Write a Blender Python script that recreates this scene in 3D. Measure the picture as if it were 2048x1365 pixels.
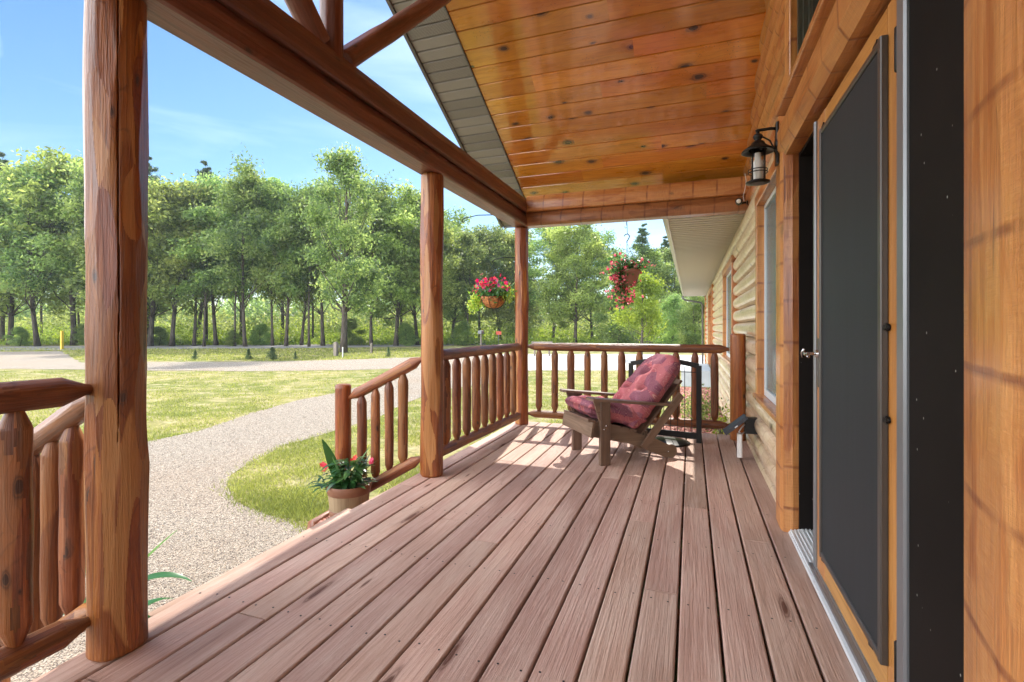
import bpy, math, random
import numpy as np
from mathutils import Vector, Matrix, noise
R = math.radians
random.seed(7); rng = np.random.default_rng(11)
scene = bpy.context.scene
for o in list(bpy.data.objects): bpy.data.objects.remove(o)
C = scene.collection

# ---------------------------------------------------------------- camera
FPX, HOR, TH, H = 1000.0, 655.0, math.atan(358/1000.0), 1.15
SN, CS = math.sin(TH), math.cos(TH)
cam_d = bpy.data.cameras.new('Camera'); cam = bpy.data.objects.new('Camera', cam_d); C.objects.link(cam)
cam_d.sensor_width = 36; cam_d.lens = 36*FPX/2048; cam_d.shift_y = -(682.5-HOR)/2048
cam_d.clip_start = 0.05; cam_d.clip_end = 2000
cam.location = (0, 0, H); cam.rotation_euler = (R(90), 0, TH)
scene.camera = cam
# ---------------------------------------------------------------- sky, sun, exposure
SUN_EL, SUN_AZ = R(46.3), R(-8.3)          # azimuth from +Y towards +X
world = bpy.data.worlds.new('World'); scene.world = world; world.use_nodes = True
wn = world.node_tree; wn.nodes.clear()
sky = wn.nodes.new('ShaderNodeTexSky'); sky.sky_type = 'NISHITA'; sky.sun_disc = False
sky.sun_elevation = SUN_EL; sky.sun_rotation = SUN_AZ; sky.air_density = 1.0; sky.dust_density = 0.25; sky.ozone_density = 2.0
wtc = wn.nodes.new('ShaderNodeTexCoord'); wmp = wn.nodes.new('ShaderNodeMapping'); wmp.inputs['Scale'].default_value = (1.2, 1.2, 6)
wno = wn.nodes.new('ShaderNodeTexNoise'); wno.inputs['Scale'].default_value = 1.7; wno.inputs['Detail'].default_value = 7; wno.inputs['Distortion'].default_value = .6
wrp = wn.nodes.new('ShaderNodeValToRGB'); wrp.color_ramp.elements[0].position = .52; wrp.color_ramp.elements[1].position = .86
wrp.color_ramp.elements[1].color = (.28, .28, .28, 1)
wmx = wn.nodes.new('ShaderNodeMix'); wmx.data_type = 'RGBA'; wmx.inputs[7].default_value = (8.5, 9.4, 10.5, 1)
wbg = wn.nodes.new('ShaderNodeBackground'); wbg.inputs[1].default_value = 0.10
wou = wn.nodes.new('ShaderNodeOutputWorld')
L = wn.links.new
whs = wn.nodes.new('ShaderNodeHueSaturation'); whs.inputs['Saturation'].default_value = 1.2; whs.inputs['Value'].default_value = .88; L(sky.outputs[0], whs.inputs['Color'])
# unseen bright cloud bank, added behind the camera to fill the porch with light
wdt = wn.nodes.new('ShaderNodeVectorMath'); wdt.operation = 'DOT_PRODUCT'; wdt.inputs[1].default_value = (-.62, -.76, .18); L(wtc.outputs['Generated'], wdt.inputs[0])
wn3 = wn.nodes.new('ShaderNodeTexNoise'); wn3.inputs['Scale'].default_value = 3.; wn3.inputs['Detail'].default_value = 6; L(wtc.outputs['Generated'], wn3.inputs['Vector'])
wad = wn.nodes.new('ShaderNodeMath'); wad.operation = 'MULTIPLY_ADD'; wad.inputs[1].default_value = .35; L(wn3.outputs[0], wad.inputs[0]); L(wdt.outputs['Value'], wad.inputs[2])
wr2 = wn.nodes.new('ShaderNodeValToRGB'); wr2.color_ramp.elements[0].position = .52; wr2.color_ramp.elements[1].position = .70; L(wad.outputs[0], wr2.inputs[0])
wm2 = wn.nodes.new('ShaderNodeMix'); wm2.data_type = 'RGBA'; wm2.inputs[7].default_value = (23, 23.5, 24.5, 1)
L(wtc.outputs['Generated'], wmp.inputs[0]); L(wmp.outputs[0], wno.inputs[0]); L(wno.outputs[0], wrp.inputs[0])
L(wrp.outputs[0], wmx.inputs[0]); L(whs.outputs[0], wmx.inputs[6]); L(wmx.outputs[2], wm2.inputs[6]); L(wr2.outputs[0], wm2.inputs[0]); L(wm2.outputs[2], wbg.inputs[0]); L(wbg.outputs[0], wou.inputs[0])
sd = bpy.data.lights.new('Sun', 'SUN'); sd.energy = 3.2; sd.angle = R(.5); sd.color = (1, .94, .84)
sun = bpy.data.objects.new('Sun', sd); C.objects.link(sun)
tosun = Vector((math.sin(SUN_AZ)*math.cos(SUN_EL), math.cos(SUN_AZ)*math.cos(SUN_EL), math.sin(SUN_EL)))
sun.rotation_euler = (-tosun).to_track_quat('-Z', 'Y').to_euler()
scene.view_settings.view_transform = 'Standard'; scene.view_settings.look = 'None'
scene.view_settings.exposure = 1.27; scene.view_settings.gamma = 1
scene.cycles.max_bounces = 12; scene.cycles.diffuse_bounces = 8

# ---------------------------------------------------------------- helpers
def at(u, v, z=-0.45):
    t = (H-z)*FPX/(v-HOR); d = (u-1024)/FPX
    return Vector(((-SN+d*CS)*t, (CS+SN*d)*t, z))
def atd(u, t, z=-0.45):
    d = (u-1024)/FPX
    return Vector(((-SN+d*CS)*t, (CS+SN*d)*t, z))
def zat(v, t): return H+(HOR-v)/FPX*t

class MB:
    def __init__(s): s.v=[]; s.f=[]; s.uv=[]; s.r=[]; s.sm=[]; s.mi=[]
    def add(s, vs, fs, uvs=None, rnd=None, smooth=False, mi=0):
        b = len(s.v); s.v += [tuple(p) for p in vs]
        if rnd is None: rnd = random.random()
        for i, f in enumerate(fs):
            s.f.append([b+k for k in f])
            if uvs is None: s.uv += [(vs[k][0]+vs[k][1], vs[k][2]) for k in f]
            else: s.uv += list(uvs[i])
            s.r.append(rnd); s.sm.append(smooth); s.mi.append(mi)
        return s
    def prism(s, prof, o, d, a, b, rnd=None, cap=True, smooth=False, segs=1, mi=0, closed=True):
        """profile points (p,q) on axes a,b, extruded from o along vector d"""
        o=Vector(o); d=Vector(d); a=Vector(a); b=Vector(b); n=len(prof); Ln=d.length
        if rnd is None: rnd = random.random()
        vs=[]
        for k in range(segs+1):
            for (p,q) in prof: vs.append(o+d*(k/segs)+a*p+b*q)
        per=[0]
        for i in range(n): per.append(per[-1]+math.hypot(prof[(i+1)%n][0]-prof[i][0], prof[(i+1)%n][1]-prof[i][1]))
        fs=[]; uvs=[]
        for k in range(segs):
            for i in range(n if closed else n-1):
                j=(i+1)%n
                fs.append([k*n+i,k*n+j,(k+1)*n+j,(k+1)*n+i])
                u0,u1=Ln*k/segs,Ln*(k+1)/segs
                uvs.append([(u0,per[i]),(u0,per[i+1]),(u1,per[i+1]),(u1,per[i])])
        s.add(vs,fs,uvs,rnd,smooth,mi)
        if cap:
            for k,e in ((0,-1),(segs,1)):
                c=[vs[k*n+i] for i in range(n)]; fl=list(range(n))
                if e==-1: fl=fl[::-1]
                s.add(c,[fl],[[(prof[i][0]*.3,prof[i][1]) for i in fl]],rnd,False,mi)
        return s
    def box(s, c0, c1, ax=0, ch=0.0, rnd=None, mi=0):
        """axis aligned box, grain along ax, optional chamfer of the long edges"""
        c0=Vector(c0); c1=Vector(c1); A=[0,1,2]; A.remove(ax); i,j=A
        if ax==1: i,j=j,i
        w=abs(c1[i]-c0[i]); h=abs(c1[j]-c0[j]); o=Vector([min(c0[k],c1[k]) for k in range(3)])
        ea=Vector([1. if k==i else 0. for k in range(3)]); eb=Vector([1. if k==j else 0. for k in range(3)])
        d=Vector([abs(c1[k]-c0[k]) if k==ax else 0. for k in range(3)])
        if ch>0: pr=[(ch,0),(w-ch,0),(w,ch),(w,h-ch),(w-ch,h),(ch,h),(0,h-ch),(0,ch)]
        else: pr=[(0,0),(w,0),(w,h),(0,h)]
        return s.prism(pr,o,d,ea,eb,rnd,mi=mi)
    def obox(s, o, d, a, b, ch=0.0, rnd=None, mi=0):
        """oriented box: centre line o -> o+d, half extents vectors a,b"""
        a=Vector(a); b=Vector(b); w=a.length; h=b.length
        if ch>0: pr=[(-w+ch,-h),(w-ch,-h),(w,-h+ch),(w,h-ch),(w-ch,h),(-w+ch,h),(-w,h-ch),(-w,-h+ch)]
        else: pr=[(-w,-h),(w,-h),(w,h),(-w,h)]
        return s.prism(pr,o,d,a.normalized(),b.normalized(),rnd,mi=mi)
    def lathe(s, prof, p0, axis, n=20, rnd=None, bump=0.0, facet=0.0, seed=0, smooth=True, cap=True, mi=0, seam=None, groove=None, flats=0, fd=.92, fl=.28):
        """prof: (distance along axis, radius)"""
        p0=Vector(p0); ax=Vector(axis).normalized()
        up = Vector((0,0,1)) if abs(ax.z)<.9 else Vector(seam or (1,0,0))
        e1=(up-ax*up.dot(ax)).normalized(); e2=ax.cross(e1)
        if rnd is None: rnd=random.random()
        vs=[]; m=len(prof); own={}
        rm=max(r for _,r in prof); R_f=random.Random(int(seed*131+7)); tot=prof[-1][0]-prof[0][0]
        FL=[(R_f.random()*2*math.pi,prof[0][0]+R_f.random()*tot,fl*(.5+R_f.random()),fd+(1-fd)*.6*R_f.random(),i+1) for i in range(flats)]
        for (t,r) in prof:
            for k in range(n):
                an=2*math.pi*k/n
                rr=r
                if bump: rr*=1+bump*noise.noise(Vector((math.cos(an)*1.3,math.sin(an)*1.3,t*1.6+seed*7.1)))
                if facet: rr*=1+facet*noise.cell(Vector((seed*3.3+math.floor(an/.9+noise.noise(Vector((t*.7,seed,0)))*1.4),math.floor(t*1.7+an*.8),seed)))
                dv=e1*math.cos(an)+e2*math.sin(an)
                if flats and r>.8*rm:
                    for (fa,ft,fn,fr,fi_) in FL:
                        q=(t-ft)/fn
                        if abs(q)<1:
                            ca=math.cos(an-fa)
                            if ca>.6:
                                lim=rm*(fr+(1.02-fr)*q*q)/ca
                                if lim<rr: rr=lim; own[len(vs)]=fi_
                if groove:
                    ga=groove[0]+.05*noise.noise(Vector((t*1.3,seed,9)))+.02*noise.noise(Vector((t*6,seed,9))); da=(math.atan2(dv.y,dv.x)-ga+math.pi)%(2*math.pi)-math.pi
                    wv=groove[1]*max(0,math.sin(math.pi*min(1,max(0,(t-groove[2])/(groove[3]-groove[2])))))**.3*(.75+.6*noise.noise(Vector((t*3,seed,5))))
                    if abs(da)<wv: rr-=groove[4]
                vs.append(p0+ax*t+dv*rr)
        fs=[];uvs=[]
        for i in range(m-1):
            for k in range(n):
                j=(k+1)%n
                fs.append([i*n+k,i*n+j,(i+1)*n+j,(i+1)*n+k])
                a0,a1=2*math.pi*k/n*rm,2*math.pi*(k+1)/n*rm
                uvs.append([(prof[i][0],a0),(prof[i][0],a1),(prof[i+1][0],a1),(prof[i+1][0],a0)])
        rb=len(s.r); s.add(vs,fs,uvs,rnd,smooth,mi)
        if flats:
            for q,f in enumerate(fs):
                o_=own.get(f[0],0)
                if o_: s.r[rb+q]=(rnd+.17*((o_*7)%11)/11+.02)%1.0
        if cap:
            for i,e in ((0,1),(m-1,0)):
                if prof[i][1]<1e-4: continue
                c=[vs[i*n+k] for k in range(n)]; fl=list(range(n))
                if e: fl=fl[::-1]
                s.add(c,[fl],[[(0.02*math.cos(2*math.pi*k/n),0.1*math.sin(2*math.pi*k/n)) for k in fl]],rnd,False,mi)
        return s
    def tube(s, pts, r, n=8, mi=0, rnd=None):
        pts=[Vector(p) for p in pts]; m=len(pts); vs=[]; prev=None
        rs = r if isinstance(r,(list,tuple)) else [r]*m
        for i,p in enumerate(pts):
            t=(pts[min(i+1,m-1)]-pts[max(i-1,0)]).normalized()
            if prev is None: a=t.orthogonal().normalized()
            else: a=(prev-t*prev.dot(t)).normalized()
            prev=a; b=t.cross(a)
            for k in range(n):
                an=2*math.pi*k/n; vs.append(p+(a*math.cos(an)+b*math.sin(an))*rs[i])
        fs=[];uvs=[];ln=0
        for i in range(m-1):
            l2=ln+(pts[i+1]-pts[i]).length
            for k in range(n):
                j=(k+1)%n; fs.append([i*n+k,i*n+j,(i+1)*n+j,(i+1)*n+k])
                a0,a1=2*math.pi*k/n*rs[i],2*math.pi*(k+1)/n*rs[i]
                uvs.append([(ln,a0),(ln,a1),(l2,a1),(l2,a0)])
            ln=l2
        fs.append(list(range(n))[::-1]); uvs.append([(0,0)]*n)
        fs.append([(m-1)*n+k for k in range(n)]); uvs.append([(0,0)]*n)
        return s.add(vs,fs,uvs,rnd,True,mi)
    def build(s, name, mats, parent=None):
        me=bpy.data.meshes.new(name); me.from_pydata(s.v,[],s.f)
        if not isinstance(mats,(list,tuple)): mats=[mats]
        for m in mats: me.materials.append(m)
        uvl=me.uv_layers.new(name='UVMap'); uvl.data.foreach_set('uv',np.array(s.uv,dtype=np.float32).ravel())
        at_=me.attributes.new('rnd','FLOAT','FACE'); at_.data.foreach_set('value',np.array(s.r,dtype=np.float32))
        me.polygons.foreach_set('use_smooth',np.array(s.sm,dtype=bool)); me.polygons.foreach_set('material_index',np.array(s.mi,dtype=np.int32))
        me.update()
        o=bpy.data.objects.new(name,me); C.objects.link(o)
        if parent: o.parent=parent
        return o
def fastmesh(name, verts, nper, mat, parent=None, rnd=None, mats=None, smooth=False):
    """verts (N*nper,3): every nper verts make one face"""
    verts=np.asarray(verts,dtype=np.float32).reshape(-1,3); nv=len(verts); nf=nv//nper
    me=bpy.data.meshes.new(name); me.vertices.add(nv); me.vertices.foreach_set('co',verts.ravel())
    me.loops.add(nv); me.loops.foreach_set('vertex_index',np.arange(nv,dtype=np.int32))
    me.polygons.add(nf); me.polygons.foreach_set('loop_start',np.arange(0,nv,nper,dtype=np.int32)); me.polygons.foreach_set('loop_total',np.full(nf,nper,dtype=np.int32))
    me.materials.append(mat)
    a=me.attributes.new('rnd','FLOAT','FACE'); a.data.foreach_set('value',(rng.random(nf) if rnd is None else rnd).astype(np.float32))
    me.update(calc_edges=True); me.validate()
    o=bpy.data.objects.new(name,me); C.objects.link(o)
    if parent: o.parent=parent
    return o
def tag_stuff(*a): o=fastmesh(*a); o['kind']='stuff'; return o
def thing(name, label, cat, loc=(0,0,0), group=None):
    o=bpy.data.objects.new(name,None); C.objects.link(o); o.location=loc; o.empty_display_size=.1
    return tag(o,label,cat,group)
def tag(o, label, cat, group=None, kind=None):
    if label: o['label']=label
    if cat: o['category']=cat
    if group: o['group']=group
    if kind: o['kind']=kind
    return o
def copy_tree(src, parent=None):
    c=src.copy(); C.objects.link(c); c.parent=parent
    for ch in list(src.children): copy_tree(ch,c)
    return c
def reloc(root):
    """move a thing's origin to root.location while parts were built in world space"""
    for ch in root.children: ch.matrix_parent_inverse=Matrix.Translation(-root.location)

# ---------------------------------------------------------------- materials
class NT:
    def __init__(s,name):
        s.m=bpy.data.materials.new(name); s.m.use_nodes=True; s.t=s.m.node_tree; s.t.nodes.clear()
        s.out=s.t.nodes.new('ShaderNodeOutputMaterial')
    def n(s,ty,**kw):
        nd=s.t.nodes.new(ty)
        for k,v in kw.items():
            if k.startswith('i_'): nd.inputs[k[2:].replace('_',' ')].default_value=v
            else: setattr(nd,k,v)
        return nd
    def l(s,a,b): s.t.links.new(a,b)
    def math(s,op,a,b=None,c=None):
        nd=s.t.nodes.new('ShaderNodeMath'); nd.operation=op
        for i,x in enumerate((a,b,c)):
            if x is None: continue
            if hasattr(x,'links'): s.l(x,nd.inputs[i])
            else: nd.inputs[i].default_value=x
        return nd.outputs[0]
    def ramp(s,fac,stops,interp='LINEAR'):
        nd=s.t.nodes.new('ShaderNodeValToRGB'); cr=nd.color_ramp; cr.interpolation=interp
        while len(cr.elements)<len(stops): cr.elements.new(.5)
        for e,(p,c) in zip(cr.elements,stops):
            e.position=p; e.color=(c,c,c,1) if isinstance(c,(int,float)) else (*c,1)
        s.l(fac,nd.inputs[0]); return nd.outputs[0]
    def mix(s,fac,a,b,mode='MIX'):
        nd=s.t.nodes.new('ShaderNodeMix'); nd.data_type='RGBA'; nd.blend_type=mode
        for i,x in ((0,fac),(6,a),(7,b)):
            if hasattr(x,'links'): s.l(x,nd.inputs[i])
            else: nd.inputs[i].default_value=x if i==0 else (*x,1)
        return nd.outputs[2]
    def noise(s,vec,scale,detail=4,dist=0,rough=.5):
        nd=s.n('ShaderNodeTexNoise'); nd.inputs['Scale'].default_value=scale; nd.inputs['Detail'].default_value=detail
        nd.inputs['Distortion'].default_value=dist; nd.inputs['Roughness'].default_value=rough
        if vec is not None: s.l(vec,nd.inputs['Vector'])
        return nd.outputs[0]
    def vec(s,x,y,z=0):
        nd=s.n('ShaderNodeCombineXYZ')
        for i,k in enumerate((x,y,z)):
            if hasattr(k,'links'): s.l(k,nd.inputs[i])
            else: nd.inputs[i].default_value=k
        return nd.outputs[0]
    def bsdf(s,col,rough=.6,coat=0,metal=0,bump=None,bs=.2,bd=.01,spec=.5,coatr=.1):
        b=s.n('ShaderNodeBsdfPrincipled')
        if hasattr(col,'links'): s.l(col,b.inputs['Base Color'])
        else: b.inputs['Base Color'].default_value=(*col,1)
        if hasattr(rough,'links'): s.l(rough,b.inputs['Roughness'])
        else: b.inputs['Roughness'].default_value=rough
        b.inputs['Metallic'].default_value=metal; b.inputs['Specular IOR Level'].default_value=spec
        if hasattr(coat,'links'): s.l(coat,b.inputs['Coat Weight'])
        else: b.inputs['Coat Weight'].default_value=coat
        b.inputs['Coat Roughness'].default_value=coatr
        if bump is not None:
            bp=s.n('ShaderNodeBump'); bp.inputs['Strength'].default_value=bs; bp.inputs['Distance'].default_value=bd
            s.l(bump,bp.inputs['Height']); s.l(bp.outputs[0],b.inputs['Normal'])
        s.l(b.outputs[0],s.out.inputs[0]); return b
def wood(name, dark, mid, light, rough=.5, coat=0.0, coatr=.15, ring=9, fine=90, var=.25, knots=0.5, kn_u=1.6, kn_v=5.0, patch=0.0, patchcol=None, kerf=False, bs=.25, knot_col=(.05,.02,.012), weather=0.0, wcol=(.35,.32,.30), spec=.5, dots=0, kthr=.12, rs=.16, con=1.0, crk=.6, coation=1.5):
    t=NT(name); uv=t.n('ShaderNodeUVMap'); uv.uv_map='UVMap'; sp=t.n('ShaderNodeSeparateXYZ'); t.l(uv.outputs[0],sp.inputs[0])
    at_=t.n('ShaderNodeAttribute'); at_.attribute_name='rnd'; rn=at_.outputs['Fac']
    u=t.math('ADD',sp.outputs[0],t.math('MULTIPLY',rn,37.)); v=t.math('ADD',sp.outputs[1],t.math('MULTIPLY',rn,9.7))
    # knots
    vo=t.n('ShaderNodeTexVoronoi',voronoi_dimensions='2D'); vo.inputs['Scale'].default_value=1; vo.inputs['Randomness'].default_value=1
    t.l(t.vec(t.math('MULTIPLY',u,kn_u),t.math('MULTIPLY',v,kn_v),rn),vo.inputs['Vector'])
    spc=t.n('ShaderNodeSeparateXYZ'); t.l(vo.outputs['Color'],spc.inputs[0])
    on=t.math('LESS_THAN',spc.outputs[0],knots)
    kn=t.noise(t.vec(t.math('MULTIPLY',u,kn_u*6),t.math('MULTIPLY',v,kn_v*6),0),1,2)
    kd=t.math('ADD',t.math('ADD',vo.outputs['Distance'],t.math('MULTIPLY',t.math('SUBTRACT',kn,.5),.10)),t.math('SUBTRACT',1,on))
    kd2=t.math('DIVIDE',kd,t.math('ADD',.35,t.math('MULTIPLY',spc.outputs[1],1.1)))
    near=t.ramp(kd2,[(0,1),(.45,0)])
    # growth ring figure, bending round knots
    big=t.noise(t.vec(t.math('MULTIPLY',u,.8),t.math('MULTIPLY',v,4.),rn),1,2)
    ph=t.math('ADD',t.math('MULTIPLY',v,ring*3.),t.math('ADD',t.math('MULTIPLY',big,7.),t.math('MULTIPLY',near,2.6)))
    rings=t.math('ABSOLUTE',t.math('SINE',t.math('MULTIPLY',ph,3.14159)))
    fi=t.ramp(t.noise(t.vec(t.math('MULTIPLY',u,4.),t.math('MULTIPLY',v,float(fine)),rn),1,4,0,.7),[(.33,0),(.67,1)])
    st_=t.ramp(t.noise(t.vec(t.math('MULTIPLY',u,1.3),t.math('MULTIPLY',v,fine*.3),rn),1,4,.3,.6),[(.33,0),(.67,1)])
    mott=t.ramp(t.noise(t.vec(t.math('MULTIPLY',u,2.2),t.math('MULTIPLY',v,7.),rn),1,5,0,.6),[(.3,0),(.7,1)])
    g=t.math('ADD',t.math('ADD',t.math('MULTIPLY',fi,.26*con),t.math('MULTIPLY',st_,.30*con)),t.math('ADD',t.math('MULTIPLY',mott,.30*con),.5-.43*con))
    col=t.ramp(g,[(.10,dark),(.48,mid),(.85,light)])
    rl=t.ramp(rings,[(0,1),(.38,0)]); col=t.mix(t.math('MULTIPLY',t.math('MULTIPLY',rl,t.math('ADD',.35,t.math('MULTIPLY',mott,.65))),min(1.,rs*4)),col,dark)
    ckn=t.noise(t.vec(t.math('MULTIPLY',u,1.4),t.math('MULTIPLY',v,fine*.55),t.math('ADD',rn,3.)),1,2,.1)
    ck=t.ramp(ckn,[(.71,0),(.735,1)]); col=t.mix(t.math('MULTIPLY',ck,crk),col,knot_col)
    toneb=t.ramp(t.noise(t.vec(t.math('MULTIPLY',u,.8),t.math('MULTIPLY',v,2.5),t.math('ADD',rn,8.)),1,2),[(.42,0),(.68,1)]); col=t.mix(t.math('MULTIPLY',toneb,.35),col,dark)
    vr=t.n('ShaderNodeHueSaturation'); t.l(col,vr.inputs['Color'])
    t.l(t.math('ADD',1-var/2,t.math('MULTIPLY',rn,var)),vr.inputs['Value'])
    t.l(t.math('ADD',.492,t.math('MULTIPLY',t.math('FRACT',t.math('MULTIPLY',rn,7.3)),.016)),vr.inputs['Hue'])
    col=vr.outputs[0]; bump=fi
    if patch>0:
        pn=t.noise(t.vec(t.math('MULTIPLY',u,1.1),t.math('MULTIPLY',v,5.5),t.math('MULTIPLY',rn,3.)),1,1.5,.4)
        pm=t.ramp(pn,[(.56,0),(.575,1)])
        pc=t.mix(t.math('MULTIPLY',g,.6),patchcol,mid)
        col=t.mix(t.math('MULTIPLY',pm,patch),col,pc)
        bump=t.math('ADD',fi,t.math('MULTIPLY',pn,3.))
    if weather>0:
        wnz=t.noise(t.vec(t.math('MULTIPLY',u,1.7),t.math('MULTIPLY',v,9.),rn),1,6,.2,.65)
        col=t.mix(t.math('MULTIPLY',t.ramp(wnz,[(.45,0),(.7,1)]),weather),col,wcol)
    kmask=t.ramp(kd2,[(kthr*.75,1),(kthr*.95,.45),(kthr*1.15,.75),(kthr*1.5,.18),(kthr*2.6,0)])
    col=t.mix(kmask,col,knot_col)
    if dots:
        dn=t.n('ShaderNodeTexVoronoi',voronoi_dimensions='2D'); dn.inputs['Scale'].default_value=dots; t.l(t.vec(u,v,rn),dn.inputs['Vector'])
        dm=t.ramp(t.math('ADD',dn.outputs['Distance'],t.ramp(t.noise(t.vec(u,v,rn),3.,2),[(.45,.6),(.6,0)])),[(.07,.75),(.11,0)])
        col=t.mix(dm,col,knot_col)
    if kerf:
        kk=t.math('FRACT',t.math('ADD',t.math('MULTIPLY',u,4.3),t.math('ADD',t.math('MULTIPLY',v,.12),t.math('MULTIPLY',t.noise(t.vec(u,v,rn),5.,1),.03))))
        kon=t.ramp(t.noise(t.vec(t.math('MULTIPLY',u,3.),t.math('MULTIPLY',v,9.),2.),1,1),[(.40,.3),(.56,1)])
        km=t.math('MULTIPLY',t.ramp(kk,[(0,.9),(.035,.7),(.06,0),(.95,0),(1,.9)]),kon)
        saw=t.noise(t.vec(t.math('MULTIPLY',u,2.3),t.math('MULTIPLY',v,6.),5.),1,2); sm=t.ramp(saw,[(.47,0),(.50,1)])
        sawl=t.noise(t.vec(t.math('MULTIPLY',u,120.),t.math('MULTIPLY',v,14.),5.),1,3)
        col=t.mix(t.math('MULTIPLY',sm,t.math('MULTIPLY',sawl,.75)),col,light); bump=t.math('ADD',bump,t.math('MULTIPLY',sm,t.math('MULTIPLY',sawl,1.5)))
        col=t.mix(km,col,dark); bump=t.math('SUBTRACT',bump,km)
    bump=t.math('SUBTRACT',bump,t.math('MULTIPLY',rings,.25))
    rg=t.math('ADD',rough-.08,t.math('MULTIPLY',mott,.16))
    bb_=t.bsdf(col,rg,coat,0,bump,bs,.004,spec,coatr); bb_.inputs['Coat IOR'].default_value=coation; return t.m
def plain(name,col,rough=.6,metal=0,coat=0,nscale=0,var=.3,bump=0,spec=.5):
    t=NT(name)
    if nscale:
        tc=t.n('ShaderNodeTexCoord'); nz=t.noise(tc.outputs['Object'],nscale,5)
        c=t.mix(t.ramp(nz,[(.35,0),(.7,1)]),tuple(x*(1-var) for x in col),tuple(min(1,x*(1+var)) for x in col))
        t.bsdf(c,rough,coat,metal,nz if bump else None,bump,.01,spec)
    else: t.bsdf(col,rough,coat,metal,spec=spec)
    return t.m
def leafmat(name, cols, trans=.45, rough=.5, spread=1.0):
    t=NT(name); a=t.n('ShaderNodeAttribute'); a.attribute_name='rnd'
    st=[(i/(len(cols)-1),c) for i,c in enumerate(cols)]
    col=t.ramp(a.outputs['Fac'],st)
    oi=t.n('ShaderNodeObjectInfo'); hs=t.n('ShaderNodeHueSaturation'); t.l(col,hs.inputs['Color'])
    t.l(t.math('ADD',.485,t.math('MULTIPLY',oi.outputs['Random'],.03)),hs.inputs['Hue'])
    t.l(t.math('ADD',.8,t.math('MULTIPLY',oi.outputs['Random'],.4)),hs.inputs['Value'])
    col=hs.outputs[0]
    b=t.n('ShaderNodeBsdfPrincipled'); t.l(col,b.inputs['Base Color']); b.inputs['Roughness'].default_value=rough
    tr=t.n('ShaderNodeBsdfTranslucent'); hs2=t.n('ShaderNodeHueSaturation'); t.l(col,hs2.inputs['Color']); hs2.inputs['Hue'].default_value=.485; hs2.inputs['Value'].default_value=2.3; hs2.inputs['Saturation'].default_value=1.05
    t.l(hs2.outputs[0],tr.inputs[0])
    mx=t.n('ShaderNodeMixShader'); mx.inputs[0].default_value=trans; t.l(b.outputs[0],mx.inputs[1]); t.l(tr.outputs[0],mx.inputs[2]); t.l(mx.outputs[0],t.out.inputs[0])
    return t.m

M={}
M['post']=wood('post_wood',(.060,.014,.004),(.225,.060,.011),(.42,.16,.036),.42,.2,.2,ring=9,fine=80,knots=.5,kn_u=2.2,kn_v=4.5,patch=.55,patchcol=(.52,.27,.09),bs=.7,var=.38,kthr=.055,rs=.16,spec=.35)
M['rail']=wood('rail_wood',(.045,.014,.006),(.185,.055,.014),(.36,.135,.036),.45,.2,.25,ring=8,fine=110,knots=.4,kn_u=3,kn_v=6,patch=.35,patchcol=(.50,.22,.06),weather=.3,wcol=(.14,.10,.075),bs=.6,kthr=.055,var=.55,spec=.35)
M['beam']=wood('beam_wood',(.055,.016,.010),(.150,.044,.023),(.28,.10,.055),.48,.25,.25,ring=5,fine=70,knots=.3,kn_u=2,kn_v=4,patch=.25,patchcol=(.28,.11,.055),bs=.5,kthr=.06,rs=.12)
M['beam2']=wood('end_beam_wood',(.12,.032,.012),(.29,.092,.026),(.45,.18,.06),.45,.3,.2,ring=5,knots=.4,kn_u=2,kn_v=4,kerf=True,bs=.3,kthr=.07,rs=.1)
M['ceil']=wood('ceiling_pine',(.34,.095,.007),(.64,.235,.024),(.80,.38,.055),.30,1.0,.10,ring=5,fine=55,knots=.5,kn_u=2.5,kn_v=4.6,kthr=.085,knot_col=(.05,.022,.015),var=.3,bs=.10,dots=26,rs=.10,con=.8,crk=.35,coation=1.9)
M['deck']=wood('deck_wood',(.24,.135,.098),(.45,.285,.222),(.62,.45,.375),.65,.03,.4,ring=9,fine=130,knots=.22,kn_u=1.1,kn_v=6,kthr=.06,knot_col=(.12,.05,.03),var=.34,bs=.6,spec=.3,rs=.12,weather=.45,wcol=(.58,.45,.37),con=.52,crk=.5)
M['trim']=wood('trim_wood',(.20,.050,.012),(.43,.145,.030),(.60,.28,.085),.42,.5,.2,ring=5,fine=70,knots=.22,kn_u=2,kn_v=3,kerf=True,var=.25,bs=.5,kthr=.05,rs=.08)
M['doorwood']=wood('door_wood',(.33,.12,.025),(.52,.23,.055),(.62,.32,.10),.38,.5,.15,ring=4,fine=120,knots=.05,var=.05,bs=.08)
M['siding']=wood('siding_wood_baked_sheen',(.36,.23,.12),(.62,.46,.28),(.74,.60,.42),.42,.6,.2,ring=4,knots=.3,kn_u=1.6,kn_v=3,kerf=True,weather=.35,wcol=(.52,.42,.30),var=.3,bs=.25,kthr=.08)  # reflected sheen on the lower logs is put into this paler wood colour
M['chair']=wood('chair_board',(.085,.048,.030),(.15,.088,.056),(.22,.14,.092),.5,0,.3,ring=3,knots=0,var=.1,bs=.15)
M['black']=plain('black_metal',(.018,.017,.016),.4,.6)
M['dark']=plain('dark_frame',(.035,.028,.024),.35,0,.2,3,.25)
M['alu']=plain('aluminium',(.66,.70,.72),.4,.3)
M['alud']=plain('grey_frame',(.20,.21,.22),.35,.5)
M['gutter']=plain('gutter_paint',(.42,.38,.30),.4,0,.2)
M['fascia']=plain('fascia_paint',(.10,.095,.09),.45)
M['white']=plain('white_plastic',(.7,.7,.68),.4)
M['concrete']=plain('concrete',(.52,.49,.46),.85,0,0,1.2,.12,.2)
M['steel']=plain('steel',(.55,.55,.55),.25,1)
M['soil']=plain('potting_soil',(.03,.02,.014),.95,0,0,60,.5,.6)
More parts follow.
